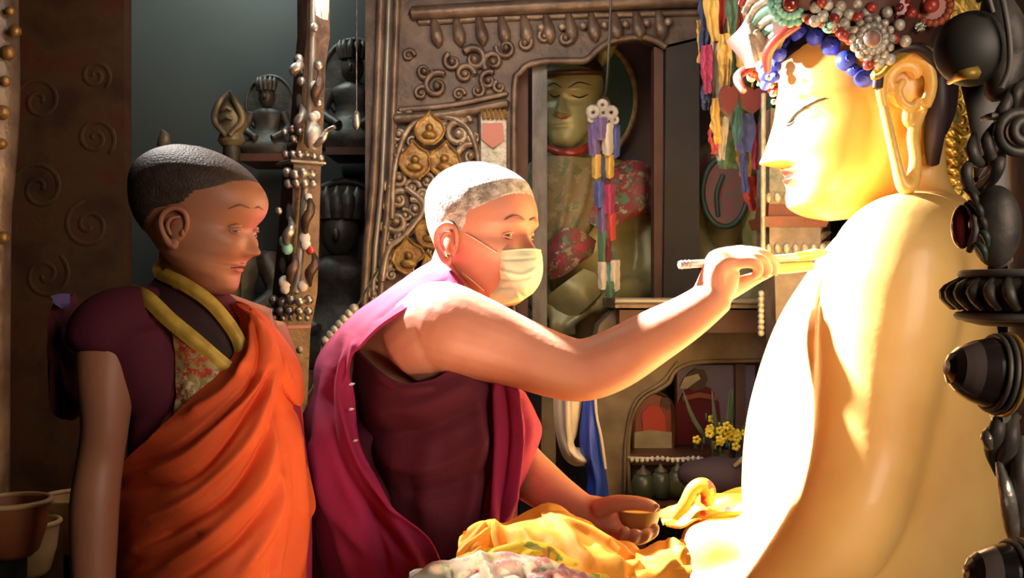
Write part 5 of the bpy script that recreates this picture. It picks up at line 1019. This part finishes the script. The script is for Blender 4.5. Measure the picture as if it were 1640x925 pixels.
# face mask with ear loops
mk = MB(); mk.patch([[(793, 402, 1.655), (812, 400, 1.632), (836, 398, 1.625), (856, 398, 1.640), (866, 400, 1.675), (858, 402, 1.74)],
 [(797, 425, 1.655), (814, 424, 1.628), (838, 422, 1.615), (860, 420, 1.628), (870, 420, 1.670), (860, 425, 1.74)],
 [(796, 452, 1.66), (812, 452, 1.632), (836, 452, 1.618), (859, 448, 1.632), (867, 446, 1.675), (858, 446, 1.74)],
 [(780, 466, 1.675), (800, 474, 1.645), (828, 476, 1.632), (850, 468, 1.645), (858, 464, 1.68), (850, 462, 1.74)],
 [(772, 464, 1.69), (790, 482, 1.665), (808, 488, 1.655), (834, 482, 1.66), (844, 476, 1.69), (840, 472, 1.74)]], 70, 70,
 folds=[(((797, 416), (862, 412)), 2.5, -.0015), (((800, 432), (835, 440), (862, 428)), 3, .003), (((800, 446), (830, 448), (858, 440)), 2.5, -.003), (((806, 408), (815, 440), (832, 478)), 3, .003), (((800, 460), (822, 462), (840, 478)), 3, -.003)], noise=.0008, thick=.002)
mask = mk.build('face_mask', M['mask'], tm)
def onsurf(bv, pts, off): return [hit(bv, x, y, off) or W(x, y, 1.65) for x, y in cat(np.array(pts, float), 12)]
full = MB(); full.v = list(B.v); full.f = list(B.f); fbv = bvh_of(full)
for pts in (((747, 374), (770, 388), (796, 404)), ((742, 436), (760, 450), (776, 464))):
    MB().tube([p for p in onsurf(fbv, pts, .002)], .0011, n=6).build('ear_loop', M['string'], mask)
MB().tube([W(797, 403, 1.653), W(812, 401, 1.631), W(836, 399, 1.624), W(856, 399, 1.639), W(866, 401, 1.674)], .0014, n=6, sub=4).build('top_hem', M['mask'], mask)
# vest, closed all round, armhole dipping on the near side
vt = MB(); vt.loft([g(650, 1012, 182, .165), g(649, 980, 182, .17), g(652, 925, 175, .172), g(656, 820, 168, .165), g(662, 720, 172, .165), g(672, 650, 158, .165, DM, .02), g(678, 585, 140, .160, DM, .055), g(690, 540, 112, .15, DM, .085), g(712, 510, 70, .12, DM, .07)], n=64, sub=8, wob=lambda q, v: .018*math.sin(q*5+v*9)*min(1, (1-v)*2)+.010*math.sin(q*11-v*14)*(1-v))
vt.build('vest', M['vest'], tm, angle=180)
MB().patch([[(572, 560, 1.64), (600, 590, 1.575), (640, 612, 1.55), (690, 608, 1.55), (735, 588, 1.56), (790, 600, 1.60), (832, 622, 1.66)],
 [(560, 620, 1.64), (600, 650, 1.565), (650, 665, 1.545), (700, 660, 1.54), (750, 650, 1.55), (800, 655, 1.59), (838, 665, 1.66)],
 [(570, 700, 1.64), (610, 730, 1.575), (660, 740, 1.55), (710, 735, 1.545), (760, 725, 1.555), (805, 720, 1.59), (838, 720, 1.66)],
 [(590, 800, 1.64), (630, 820, 1.58), (680, 830, 1.555), (720, 830, 1.55), (765, 820, 1.565), (805, 810, 1.60), (832, 800, 1.66)],
 [(600, 945, 1.64), (640, 945, 1.58), (690, 945, 1.56), (730, 945, 1.56), (770, 945, 1.575), (805, 945, 1.61), (826, 945, 1.67)]], 90, 110,
 folds=[(((590, 660), (680, 650), (760, 610)), 16, .010), (((580, 700), (680, 690), (790, 640)), 13, -.010), (((610, 740), (700, 745), (790, 690)), 15, .010), (((640, 790), (720, 780), (800, 740)), 12, -.008), (((770, 620), (765, 740), (740, 860)), 12, .010), (((792, 625), (788, 740), (770, 860)), 10, -.010), (((690, 700), (680, 800), (700, 920)), 18, .008), (((600, 600), (640, 622), (700, 620)), 6, .006)], noise=.003, thick=.006).build('vest_front', M['vest'], tm)
# crimson shawl: wide back drape
SH = [[(692, 418, 1.80), (700, 420, 1.74), (712, 426, 1.69), (728, 436, 1.655), (745, 456, 1.65)],
 [(655, 440, 1.84), (648, 442, 1.76), (655, 448, 1.68), (672, 456, 1.62), (702, 464, 1.585)],
 [(620, 470, 1.86), (602, 474, 1.76), (606, 482, 1.66), (622, 490, 1.59), (650, 492, 1.56)],
 [(585, 505, 1.86), (560, 505, 1.76), (562, 512, 1.65), (575, 524, 1.575), (600, 528, 1.545)],
 [(540, 560, 1.86), (510, 566, 1.76), (512, 574, 1.65), (532, 580, 1.58), (566, 575, 1.55)],
 [(525, 620, 1.86), (500, 622, 1.76), (504, 628, 1.64), (528, 640, 1.56), (562, 640, 1.545)],
 [(510, 690, 1.86), (480, 688, 1.76), (490, 695, 1.62), (525, 710, 1.54), (578, 720, 1.53)],
 [(515, 770, 1.86), (488, 770, 1.76), (505, 780, 1.62), (550, 790, 1.53), (625, 800, 1.52)],
 [(520, 860, 1.86), (494, 860, 1.76), (515, 865, 1.62), (580, 865, 1.53), (690, 868, 1.52)],
 [(525, 950, 1.86), (500, 950, 1.76), (525, 950, 1.62), (600, 950, 1.53), (720, 950, 1.53)],
 [(525, 1005, 1.86), (500, 1005, 1.76), (525, 1005, 1.62), (600, 1005, 1.545), (720, 1005, 1.56)]]
MB().patch(SH, 200, 110, folds=[(((560, 540), (545, 620), (560, 700), (600, 780), (680, 850)), 9, .014), (((545, 560), (525, 640), (545, 740), (600, 830), (660, 900)), 9, -.014), (((525, 590), (508, 680), (530, 790), (590, 890)), 10, .012), (((510, 600), (496, 690), (510, 800), (545, 920)), 8, -.010), (((566, 600), (566, 690), (590, 750), (650, 810)), 6, -.008), (((500, 700), (520, 760), (560, 920)), 9, .010), (((610, 800), (650, 860), (680, 930)), 12, .012), (((585, 820), (610, 880), (620, 930)), 10, -.012), (((700, 430), (640, 462), (585, 500), (530, 560)), 7, .006), (((716, 448), (650, 476), (600, 512)), 4, -.006), (((570, 545), (566, 580), (555, 620)), 5, .008)], noise=.0022, thick=.006).build('shawl', M['shawl'], tm)
for (x, y) in ((563, 615), (562, 655), (568, 705)): MB().tube([W(x-3, y+1, 1.528), W(x, y, 1.524), W(x+5, y-1, 1.528)], [.001, .0022, .001], n=6, sub=2).build('stitched_tie', M['string'], tm)
# shawl front fall
MB().patch([[(768, 600, 1.60), (790, 606, 1.575), (815, 612, 1.575), (835, 622, 1.62), (842, 628, 1.70)],
 [(782, 650, 1.60), (800, 650, 1.57), (825, 652, 1.57), (848, 655, 1.60), (858, 660, 1.70)],
 [(785, 700, 1.59), (802, 702, 1.565), (828, 702, 1.565), (856, 695, 1.60), (868, 692, 1.70)],
 [(780, 760, 1.58), (798, 764, 1.56), (818, 764, 1.56), (838, 752, 1.585), (850, 745, 1.66)],
 [(772, 830, 1.575), (790, 836, 1.555), (804, 838, 1.555), (815, 830, 1.57), (824, 815, 1.61)],
 [(768, 880, 1.57), (788, 884, 1.555), (800, 880, 1.555), (808, 870, 1.565), (815, 850, 1.60)]], 90, 60,
 folds=[(((795, 605), (800, 700), (790, 860)), 5, .012), (((808, 610), (815, 700), (803, 860)), 5, -.012), (((820, 612), (832, 700), (815, 830)), 5, .012), (((832, 622), (848, 690), (828, 800)), 5, -.010), (((780, 610), (784, 700), (778, 860)), 4, -.008)], thick=.005).build('shawl_front', M['shawl'], tm)
# skirt over folded legs
sk = MB(); sk.loft([(-.19, 1.80, .425, .26, .17, 0), (-.19, 1.80, .46, .28, .18, 0), (-.18, 1.80, .52, .25, .17, 0), (-.18, 1.77, .58, .20, .17, 0)], n=48, sub=6, wob=lambda q, v: .03*math.sin(q*9)); sk.build('skirt', M['shawl'], tm)
t = thing('prayer_cushion', (-.19, 1.80, 0), 'red padded bench under the seated older monk, below the picture edge', 'bench')
MB().box((-.19, 1.80, .385), (.60, .42, .07)).build('cushion', SILK['red'], t)
for sx in (-.44, .06):
    for sy in (1.63, 1.97): MB().box((sx, sy, .175), (.05, .05, .35)).build('leg', M['wood'], t)

# brushes and paint bowl
t = thing('paint_brush', W(1090, 424, 1.60), 'grey bamboo-handled brush with gold-wet bristles touching the statue chest, held by the older monk', 'brush')
b0, b1, b2, b3 = W(1088, 424, 1.630), W(1236, 414, 1.680), W(1278, 411, 1.695), W(1324, 404, 1.712)
MB().tube([b0, b0.lerp(b1, .5), b1, b2], [.0068, .0062, .0060, .0066], n=12).build('handle', M['greyflat'], t)
for f_ in (.02, .06, .10): MB().tube([b0.lerp(b1, f_), b0.lerp(b1, f_+.008)], .0076, n=12).build('handle_ring', M['silver'], t)
MB().tube([b2-Vector((.004, 0, 0)), b2.lerp(b3, .3)], [.0075, .0085], n=12).build('ferrule', M['gilt'], t)
MB().tube([b2.lerp(b3, .3), b2.lerp(b3, .6), b3], [.0085, .0095, .003], n=12, sub=4).build('bristles', M['goldface'], t)
t = thing('gold_leaf_tool', W(1250, 430, 1.67), 'shorter flat gold-coated spatula under the brush in the monk\'s fingers', 'tool')
MB().tube([W(1228, 433, 1.675), W(1256, 430, 1.685), W(1300, 426, 1.70)], [.005, .0085, .0075], n=12, sub=3).build('blade', M['goldface'], t); MB().tube([W(1212, 436, 1.672), W(1232, 433, 1.677)], .004, n=8).build('handle', M['bowl'], t)
t = thing('wooden_bowl', W(1022, 852, 1.60), 'small brown wooden paint bowl cupped in the older monk\'s left hand', 'bowl')
c = W(1022, 818, 1.60); s = 1.6/FPX
mb = MB(); mb.lathe(tuple(c), [(-34*s, 14*s), (-30*s, 22*s), (-18*s, 31*s), (-4*s, 35*s), (4*s, 36*s), (4*s, 32*s), (-6*s, 30*s), (-22*s, 20*s), (-26*s, 2*s)], n=36, cap=True); mb.build('bowl_shell', M['bowl'], t)
mb = MB(); mb.lathe((c.x, c.y, c.z-6*s), [(0, 28*s), (.002, 27*s)], n=24); mb.build('gold_paint', M['goldface'], t)

# ------------------------------------------------------------------ the boy
tb = thing('person', (-.45, 1.47, 0), 'young shaven-headed boy in a bright orange robe with yellow brocade collar, watching the painting', 'person')
DB = 1.47
def gb(x, y, rx, ry, d=DB, ti=0): return (*W(x, y, d), rx/FPX*d, ry, ti)
B = MB()
B.loft([gb(345, 1000, 120, .10), gb(345, 850, 120, .10), gb(340, 720, 118, .095), gb(332, 620, 120, .09), gb(318, 545, 110, .08), gb(312, 505, 70, .06), gb(308, 470, 48, .046), gb(306, 430, 46, .045), gb(305, 390, 48, .05)], n=32, sub=5)
limb(B, [(205, 525, 1.42, 44), (176, 535, 1.39, 48), (170, 600, 1.37, 46), (168, 680, 1.36, 37), (160, 740, 1.36, 36), (152, 800, 1.35, 38), (150, 860, 1.345, 37), (150, 940, 1.34, 33), (154, 1010, 1.34, 28)], n=20)
limb(B, [(420, 530, 1.53, 40), (446, 600, 1.54, 36), (448, 700, 1.53, 32), (436, 800, 1.51, 28), (420, 900, 1.50, 24)], n=16)
limb(B, [(200, 515, 1.43, 40), (300, 500, 1.47, 46), (420, 530, 1.53, 40)], n=16)
# near hand hanging below the frame
hx, hy, hd = 156, 1030, 1.34
seg(B, [(154, 1005, 1.34), (158, 1040, 1.34), (162, 1065, 1.345)], (24, 27, 24))
for i in range(4): seg(B, [(144+i*12, 1060, 1.345), (146+i*13, 1095, 1.342), (152+i*12, 1125-abs(i-1.5)*5, 1.348), (160+i*10, 1145-abs(i-1.5)*6, 1.356)], (10, 8.5, 7.5, 6.5))
seg(B, [(172, 1030, 1.335), (192, 1055, 1.325), (198, 1085, 1.328)], (12, 9, 7.5))
B = B.blend(.004, 5)
bm = head_matrix((317, 352, 1.45), .205, -10, 12, 0, 1.12, 1.06, 1.0)
BT = [list(r) for r in HUMAN]
BT = [(z, xf-(.03 if z < .3 else 0)+.04*math.exp(-((z-.74)/.16)**2), xb-(.02 if z > .4 else 0), w+(.012 if .15 < z < .6 else .01 if z >= .6 else 0)) if z < 1 else (z, xf, xb, w) for z, xf, xb, w in HUMAN]
BN = [(.31,.0),(.335,.03),(.355,.066),(.375,.072),(.41,.046),(.46,.010),(.51,.0),(.56,.0),(.60,0)]
V, F = head_mesh(BT, BN, nosew=.058, extras=[(.13,.50,.075,.045,-.018,1),(.16,.40,.09,.08,.028,1),(.052,.345,.028,.022,.018,1),(0,.257,.085,.014,.020,0),(0,.220,.07,.016,.020,0),(0,.238,.12,.007,-.012,0),(0,.09,.07,.035,.010,0),(0,.17,.08,.02,-.010,0)])
Hd = MB(); Hd.add(V, F); Hd.xf(bm); bbv = bvh_of(Hd); B.add(Hd.v, Hd.f); eyes = []
for sg in (-1, 1): ear(B, sg, bm, h=.26, z=.43, x=.05); eyes.append(eye_parts(sg, bm, B, V, y=.13, z=.485, r=.054, lidw=.060))
B.build('body', M['skin_boy'], tb, angle=180)
for e in eyes: e.build('eye', [M['eyewhite'], M['iris']], tb)
def hl2(x, y, z): return (z-np.interp(x, [-.5, -.32, -.2, -.12, -.04, .05, .12, .22, .32, .38], [.26, .28, .40, .52, .56, .60, .70, .76, .84, .88]))*6
mb = MB(); hair_shell(V, 150, bm, hl2, .010, mb); mb.build('hair', M['blackhair'], tb, angle=180)
line(bbv, [(366, 334), (384, 328), (400, 333)], .0014, 'eyebrow', M['lid'], tb); line(bbv, [(408, 333), (414, 331), (420, 335)], .0012, 'eyebrow', M['lid'], tb)
surf_line(V, bm, [(-.085, .231), (-.05, .250), (-.015, .262), (0, .258), (.015, .262), (.05, .250), (.085, .231)], .0030, 'upper_lip', M['boylip'], tb, -.004)
surf_line(V, bm, [(-.08, .228), (-.04, .219), (0, .217), (.04, .219), (.08, .228)], .0034, 'lower_lip', M['boylip'], tb, -.005)
surf_line(V, bm, [(-.10, .226), (-.05, .234), (0, .240), (.05, .234), (.10, .226)], .0011, 'mouth_line', M['wood'], tb, .007)
# maroon vest with shoulder cap, closed round the torso
vt = MB(); vt.loft([gb(350, 1050, 122, .095), gb(350, 1000, 122, .095), gb(348, 850, 122, .092), gb(344, 740, 122, .088), gb(332, 630, 130, .092), gb(318, 560, 135, .098), gb(300, 515, 118, .085), gb(300, 482, 78, .068), gb(302, 462, 54, .055)], n=48, sub=6, wob=lambda q, v: .015*math.sin(q*6+v*8))
limb(vt, [(255, 500, 1.43, 44), (205, 512, 1.40, 56), (172, 530, 1.385, 60), (162, 562, 1.38, 57)], n=20); limb(vt, [(215, 540, 1.40, 66), (235, 600, 1.40, 58), (256, 650, 1.42, 46)], n=20)
limb(vt, [(256, 650, 1.42, 46), (250, 720, 1.43, 44), (240, 800, 1.44, 36)], n=20)
vt = vt.blend(.006, 8); vt.build('vest', M['vest'], tb, angle=180)
MB().patch([[(118, 470, 1.47), (95, 485, 1.42), (84, 520, 1.40)], [(128, 540, 1.47), (100, 560, 1.42), (80, 590, 1.41)], [(132, 610, 1.47), (108, 640, 1.43), (82, 655, 1.42)], [(132, 660, 1.47), (118, 672, 1.44), (100, 672, 1.43)]], 30, 20, noise=.003, thick=.008).build('back_drape', M['vest'], tb)
MB().patch([[(112, 470, 1.42), (95, 470, 1.41), (80, 474, 1.40)], [(112, 484, 1.41), (98, 484, 1.40), (86, 480, 1.39)], [(110, 498, 1.42), (104, 494, 1.41), (98, 488, 1.40)]], 14, 14, thick=.004).build('violet_glint', SILK['purple'], tb)  # violet patch standing for a glint on the drape
# collar bands and brocade panel
def band(path, w, name, m, th=.006, par=tb): 
    P = cat(np.array([p for p in path], float), 24); rows = []
    for i, p in enumerate(P):
        tn = P[min(i+1, 23)]-P[max(i-1, 0)]; n_ = np.array((-tn[1], tn[0])); n_ = n_/(np.linalg.norm(n_)+1e-9)*w/2
        rows.append([(p[0]-n_[0], p[1]-n_[1], p[2]), (p[0], p[1], p[2]-.006), (p[0]+n_[0], p[1]+n_[1], p[2])])
    return MB().patch(rows, 48, 8, thick=th).build(name, m, par)
band([(262, 418, 1.475), (256, 436, 1.43), (290, 452, 1.39), (330, 478, 1.375), (360, 510, 1.375), (382, 545, 1.375), (388, 580, 1.38)], 22, 'inner_yellow_collar', M['yellowtrim'])
MB().patch([[(252, 440, 1.44), (280, 462, 1.40), (320, 485, 1.385), (352, 515, 1.382), (374, 548, 1.383)], [(236, 458, 1.425), (262, 480, 1.39), (305, 505, 1.378), (345, 540, 1.378), (376, 575, 1.38)], [(218, 470, 1.41), (245, 492, 1.38), (290, 522, 1.372), (338, 560, 1.374), (380, 592, 1.376)]], 30, 40, thick=.006).build('dark_collar_cloth', mat('plum_black_cloth', (.05, .012, .014), (.035, .01, .01), 8, .7), tb)
band([(208, 466, 1.42), (236, 478, 1.375), (272, 512, 1.362), (312, 545, 1.358), (350, 578, 1.362), (378, 600, 1.368)], 26, 'outer_yellow_collar', M['yellowtrim'])
MB().patch([[(272, 512, 1.368), (300, 534, 1.360), (335, 560, 1.360), (372, 590, 1.366)], [(280, 560, 1.368), (306, 572, 1.358), (335, 588, 1.358), (365, 600, 1.364)], [(282, 615, 1.370), (300, 618, 1.358), (322, 618, 1.358), (345, 620, 1.362)], [(280, 662, 1.372), (292, 660, 1.362), (304, 654, 1.360), (318, 646, 1.362)]], 40, 40, noise=.0015, thick=.006).build('brocade_panel', M['brocade_boy'], tb)
# orange robe
OR = [[(368, 486, 1.45), (376, 486, 1.43), (384, 487, 1.42), (392, 488, 1.43), (402, 490, 1.47)],
 [(384, 520, 1.41), (396, 515, 1.385), (412, 512, 1.385), (430, 520, 1.42), (446, 532, 1.50)],
 [(368, 578, 1.37), (395, 570, 1.352), (425, 568, 1.36), (452, 578, 1.40), (472, 592, 1.50)],
 [(292, 650, 1.352), (345, 640, 1.335), (400, 640, 1.34), (450, 650, 1.38), (482, 665, 1.50)],
 [(238, 702, 1.350), (310, 700, 1.325), (385, 710, 1.325), (450, 725, 1.37), (496, 745, 1.49)],
 [(190, 752, 1.405), (262, 758, 1.338), (350, 780, 1.318), (440, 800, 1.36), (507, 808, 1.49)],
 [(186, 830, 1.42), (255, 840, 1.338), (345, 850, 1.316), (435, 850, 1.355), (494, 846, 1.48)],
 [(184, 950, 1.44), (250, 950, 1.345), (345, 950, 1.312), (435, 950, 1.35), (500, 950, 1.48)],
 [(180, 1200, 1.44), (250, 1200, 1.34), (345, 1200, 1.30), (435, 1200, 1.34), (505, 1200, 1.48)],
 [(175, 1560, 1.44), (250, 1570, 1.33), (345, 1575, 1.285), (440, 1570, 1.33), (515, 1560, 1.48)]]
MB().patch(OR, 300, 170, folds=[
 (((194, 792), (314, 756), (409, 640), (432, 590)), 7, -.013), (((205, 770), (305, 725), (390, 640), (425, 590)), 9, .010),
 (((225, 875), (300, 835), (370, 790), (430, 700), (442, 610)), 7, -.014), (((200, 845), (310, 795), (400, 700), (436, 600)), 9, .011),
 (((280, 935), (398, 850), (451, 754), (448, 623)), 8, -.014), (((240, 925), (340, 855), (420, 760), (444, 630)), 10, .011),
 (((194, 756), (293, 712), (377, 639), (419, 592)), 5, -.009), (((435, 935), (461, 807), (458, 660)), 7, -.012), (((380, 930), (440, 830), (456, 700)), 10, .010),
 (((475, 930), (484, 800), (470, 670)), 8, .010), (((300, 668), (360, 625), (400, 575)), 7, .008), (((330, 690), (385, 640), (412, 590)), 5, -.008), (((380, 610), (400, 560), (400, 510)), 5, .006), (((412, 600), (415, 560), (405, 510)), 5, -.007), (((200, 905), (260, 880), (330, 850)), 8, -.008), (((455, 935), (474, 800), (465, 680)), 4, -.006)], noise=.003, thick=.006).build('orange_robe', M['orange'], tb)
MB().patch([[(372, 484, 1.50), (382, 482, 1.45), (396, 488, 1.42), (402, 500, 1.41)], [(404, 492, 1.50), (418, 500, 1.44), (420, 520, 1.405), (412, 545, 1.39)], [(440, 522, 1.51), (452, 540, 1.46), (445, 560, 1.41), (430, 575, 1.385)], [(468, 565, 1.52), (480, 582, 1.48), (472, 600, 1.42), (448, 602, 1.385)], [(478, 600, 1.53), (488, 625, 1.50), (480, 650, 1.46), (456, 625, 1.40)]], 60, 30, folds=[(((395, 492), (430, 530), (462, 600)), 5, .007), (((388, 492), (440, 540), (476, 610)), 4, -.005)], thick=.006).build('shoulder_fold', M['orange'], tb)
MB().patch([[(470, 640, 1.52), (480, 640, 1.48), (470, 650, 1.45)], [(486, 740, 1.53), (494, 750, 1.49), (480, 760, 1.46)], [(488, 840, 1.53), (500, 850, 1.49), (485, 870, 1.46)], [(484, 950, 1.53), (500, 950, 1.49), (485, 950, 1.46)]], 40, 12, thick=.006).build('crimson_under_robe', M['shawl'], tb)
# back of the robe closes the figure behind
sk = MB(); sk.loft([(-.44, 1.47, .015, .15, .10, 0), (-.44, 1.47, .3, .14, .095, 0), (-.437, 1.475, .62, .118, .082, 0), (-.437, 1.48, .78, .105, .075, 0)], n=48, sub=6, wob=lambda q, v: .03*math.sin(q*10)*(1-v)); sk.build('under_skirt', M['shawl'], tb)
for sx in (-.50, -.38): MB().tube([(sx, 1.52, .022), (sx+.01, 1.42, .020), (sx+.02, 1.34, .016)], [.03, .035, .022], n=12, sub=3, flat=1.0).build('shoe', M['wood'], tb)
# ------------------------------------------------------------------ table and cloths in front
t = thing('painting_table', (.05, 1.27, 0), 'low dark wooden table carrying the heaped yellow and flowered cloths', 'table')
MB().box((.04, 1.26, .605), (.52, .34, .03)).build('tabletop', M['wood'], t)
for sx in (-.19, .27):
    for sy in (1.12, 1.40): MB().box((sx, sy, .295), (.04, .04, .59)).build('leg', M['wood'], t)
MB().box((.04, 1.26, .565), (.48, .30, .05)).build('apron', M['wood'], t)
# heaped marigold cloth
OC = [[(742, 848, 1.42), (790, 838, 1.43), (850, 822, 1.45), (920, 824, 1.46), (985, 862, 1.45), (1045, 888, 1.44), (1090, 872, 1.45)],
 [(734, 865, 1.37), (790, 850, 1.38), (850, 832, 1.39), (920, 838, 1.40), (985, 872, 1.39), (1045, 892, 1.38), (1100, 878, 1.40)],
 [(732, 895, 1.32), (790, 880, 1.32), (850, 862, 1.33), (920, 870, 1.34), (985, 888, 1.34), (1045, 905, 1.34), (1106, 896, 1.36)],
 [(735, 925, 1.28), (790, 915, 1.28), (850, 905, 1.28), (920, 910, 1.28), (985, 920, 1.28), (1045, 935, 1.29), (1105, 925, 1.32)],
 [(742, 960, 1.26), (790, 960, 1.25), (850, 958, 1.24), (920, 960, 1.24), (985, 965, 1.24), (1045, 970, 1.25), (1100, 965, 1.28)]]
t = thing('marigold_cloth', W(920, 960, 1.32), 'heaped plain marigold-orange cloth on the table under the monk\'s left hand', 'cloth')
MB().patch(OC, 130, 160, folds=[(((870, 824), (900, 850), (930, 900), (960, 925)), 9, .014), (((905, 822), (945, 850), (975, 880), (1030, 890)), 7, -.014), (((925, 820), (985, 850), (1020, 875), (1080, 872)), 8, .014), (((740, 870), (790, 842), (800, 870)), 8, .014), (((760, 880), (830, 862), (880, 880)), 9, -.012), (((1010, 905), (1050, 925), (1090, 900)), 9, .016), (((1000, 920), (1040, 905), (1095, 885)), 7, -.012), (((830, 850), (860, 880), (900, 930)), 8, .012), (((950, 870), (990, 905), (1020, 930)), 9, .012)], noise=.007, thick=.005).build('heap', M['clothy'], t)
MB().patch([[(790, 834, 1.40), (775, 838, 1.37), (742, 852, 1.35)], [(800, 862, 1.37), (770, 866, 1.335), (733, 880, 1.32)], [(796, 892, 1.35), (765, 894, 1.31), (728, 902, 1.30)]], 30, 30, noise=.003, thick=.005).build('standing_fold', M['clothy'], t)
MB().patch([[(866, 820, 1.42), (905, 818, 1.42), (945, 842, 1.42), (990, 872, 1.41)], [(872, 832, 1.38), (908, 832, 1.38), (948, 852, 1.37), (992, 880, 1.36)], [(880, 850, 1.35), (912, 852, 1.345), (940, 880, 1.335), (975, 905, 1.325)]], 30, 40, folds=[(((880, 826), (940, 848), (985, 875)), 5, .008)], thick=.005).build('rolled_fold', M['clothy'], t)
MB().patch([[(1020, 880, 1.40), (1060, 872, 1.41), (1092, 862, 1.42), (1104, 885, 1.42)], [(1018, 894, 1.36), (1055, 890, 1.36), (1092, 885, 1.37), (1108, 905, 1.39)], [(1010, 915, 1.32), (1050, 912, 1.315), (1088, 912, 1.32), (1106, 925, 1.35)]], 30, 40, noise=.004, folds=[(((1030, 872), (1070, 865), (1098, 890)), 6, .01)], thick=.005).build('hanging_fold', M['clothy'], t)
# yellow flowered scarf through the middle
t = thing('yellow_flowered_scarf', W(860, 940, 1.27), 'bright yellow scarf with red flowers lying across the marigold cloth', 'scarf')
MB().patch([[(775, 880, 1.29), (830, 868, 1.30), (880, 872, 1.31), (900, 888, 1.30)], [(772, 900, 1.265), (830, 885, 1.27), (885, 893, 1.275), (940, 905, 1.27)], [(775, 930, 1.24), (835, 915, 1.24), (900, 920, 1.24), (975, 925, 1.25)], [(780, 960, 1.22), (840, 955, 1.215), (910, 955, 1.21), (985, 955, 1.22)]], 60, 80, folds=[(((780, 890), (830, 876), (890, 884)), 6, .010), (((800, 900), (860, 896), (960, 920)), 7, -.010), (((820, 920), (880, 912), (960, 935)), 7, .010)], noise=.004, thick=.004).build('scarf_cloth', M['yellowflower'], t)
t = thing('pale_flowered_cloth', W(780, 960, 1.2), 'crumpled pale cloth with pink and green flowers at the bottom edge of the picture', 'cloth')
MB().patch([[(660, 920, 1.26), (700, 900, 1.26), (745, 895, 1.265), (800, 888, 1.265), (860, 900, 1.26), (930, 925, 1.25)], [(635, 935, 1.23), (690, 912, 1.225), (745, 902, 1.225), (805, 892, 1.225), (870, 905, 1.22), (940, 930, 1.215)], [(620, 960, 1.2), (690, 945, 1.19), (745, 935, 1.19), (805, 925, 1.19), (875, 935, 1.185), (950, 955, 1.19)], [(615, 990, 1.18), (690, 988, 1.17), (750, 985, 1.165), (810, 985, 1.165), (880, 985, 1.165), (960, 985, 1.17)]], 80, 110, folds=[(((680, 915), (740, 905), (800, 900)), 6, .008), (((770, 900), (790, 930), (780, 960)), 7, .012), (((830, 900), (845, 930), (850, 960)), 7, -.010), (((720, 905), (730, 940), (720, 960)), 6, -.008), (((860, 905), (900, 925), (930, 950)), 7, .010)], noise=.005, thick=.004).build('cloth_sheet', M['flowercloth'], t)
t = thing('rose_cloth', W(900, 960, 1.16), 'small dusty rose cloth corner at the bottom edge beside the pale flowered cloth', 'cloth')
MB().patch([[(872, 915, 1.175), (905, 905, 1.18), (945, 918, 1.18)], [(870, 935, 1.15), (910, 925, 1.15), (955, 935, 1.155)], [(868, 985, 1.14), (910, 985, 1.135), (962, 985, 1.14)]], 30, 36, noise=.004, thick=.004).build('cloth_sheet', SILK['pink'], t)
# yellow cloth on the statue's leg
t = thing('yellow_lap_cloth', W(1130, 840, 1.8), 'rumpled bright yellow cloth with small red flowers on the statue\'s leg', 'cloth')
MB().patch([[(1052, 820, 1.98), (1090, 804, 1.98), (1130, 788, 1.98), (1200, 782, 1.98)], [(1056, 824, 1.92), (1092, 812, 1.92), (1135, 800, 1.92), (1205, 794, 1.92)], [(1060, 834, 1.87), (1095, 828, 1.87), (1140, 816, 1.865), (1208, 810, 1.865)], [(1068, 842, 1.85), (1098, 838, 1.845), (1142, 830, 1.845), (1210, 824, 1.845)]], 50, 80, noise=.006, folds=[(((1080, 815), (1120, 810), (1190, 800)), 6, .010), (((1075, 830), (1130, 822), (1195, 815)), 5, -.008)], thick=.005).build('cloth_sheet', M['lapcloth'], t)
MB().tube([W(1080, 828, 1.87), W(1098, 806, 1.865), W(1110, 784, 1.865), W(1124, 776, 1.865), (*W(1134, 786, 1.865),), W(1132, 806, 1.865)], [.008, .013, .014, .014, .015, .012], n=12, sub=5).build('twisted_end', M['lapcloth'], t)

# ------------------------------------------------------------------ nested bowls bottom left
for (x, y, r, h, d, m, lab) in ((20, 802, 56, 88, 1.50, 'terracotta', 'brown clay bowl with a pale rim, nearest of the stack at the left edge'),
                                (48, 836, 44, 84, 1.62, 'paleclay', 'lower tan bowl half hidden behind the brown clay bowl'),
                                (122, 795, 52, 86, 1.72, 'paleclay', 'pale cream bowl between the brown bowl and the boy\'s arm')):
    t = thing('offering_bowl', W(x, y+h, d), lab, 'bowl', 'bowls stacked at the left edge'); c = W(x, y, d); s = d/FPX
    mb = MB(); mb.lathe(tuple(c), [(-h*s, r*.52*s), (-h*.9*s, r*.70*s), (-h*.5*s, r*.90*s), (-h*.12*s, r*.98*s), (-h*.03*s, r*1.02*s), (0, r*1.04*s), (0, r*.95*s), (-h*.1*s, r*.90*s), (-h*.5*s, r*.82*s), (-h*.85*s, r*.6*s), (-h*.9*s, .002)], n=44); mb.build('bowl_shell', M[m], t)
    MB().tube([(c.x+r*1.0*s*math.cos(a), c.y+r*1.0*s*math.sin(a), c.z) for a in np.linspace(0, 2*PI, 41)[:-1]], 4.5*s, n=8, closed=True).build('rim', M['paleclay'], t)
t = thing('bowl_stand', W(40, 1250, 1.6), 'dark stand under the bowls at the left edge', 'stand')
zt = [W(0, 802+88, 1.50).z, W(0, 836+84, 1.62).z, W(0, 795+86, 1.72).z]
for (x, d, z) in ((20, 1.50, zt[0]), (48, 1.62, zt[1]), (122, 1.72, zt[2])): c = W(x, 0, d); MB().box((c.x, d, z/2), (.03, .03, z)).build('support', M['darkvoid'], t)
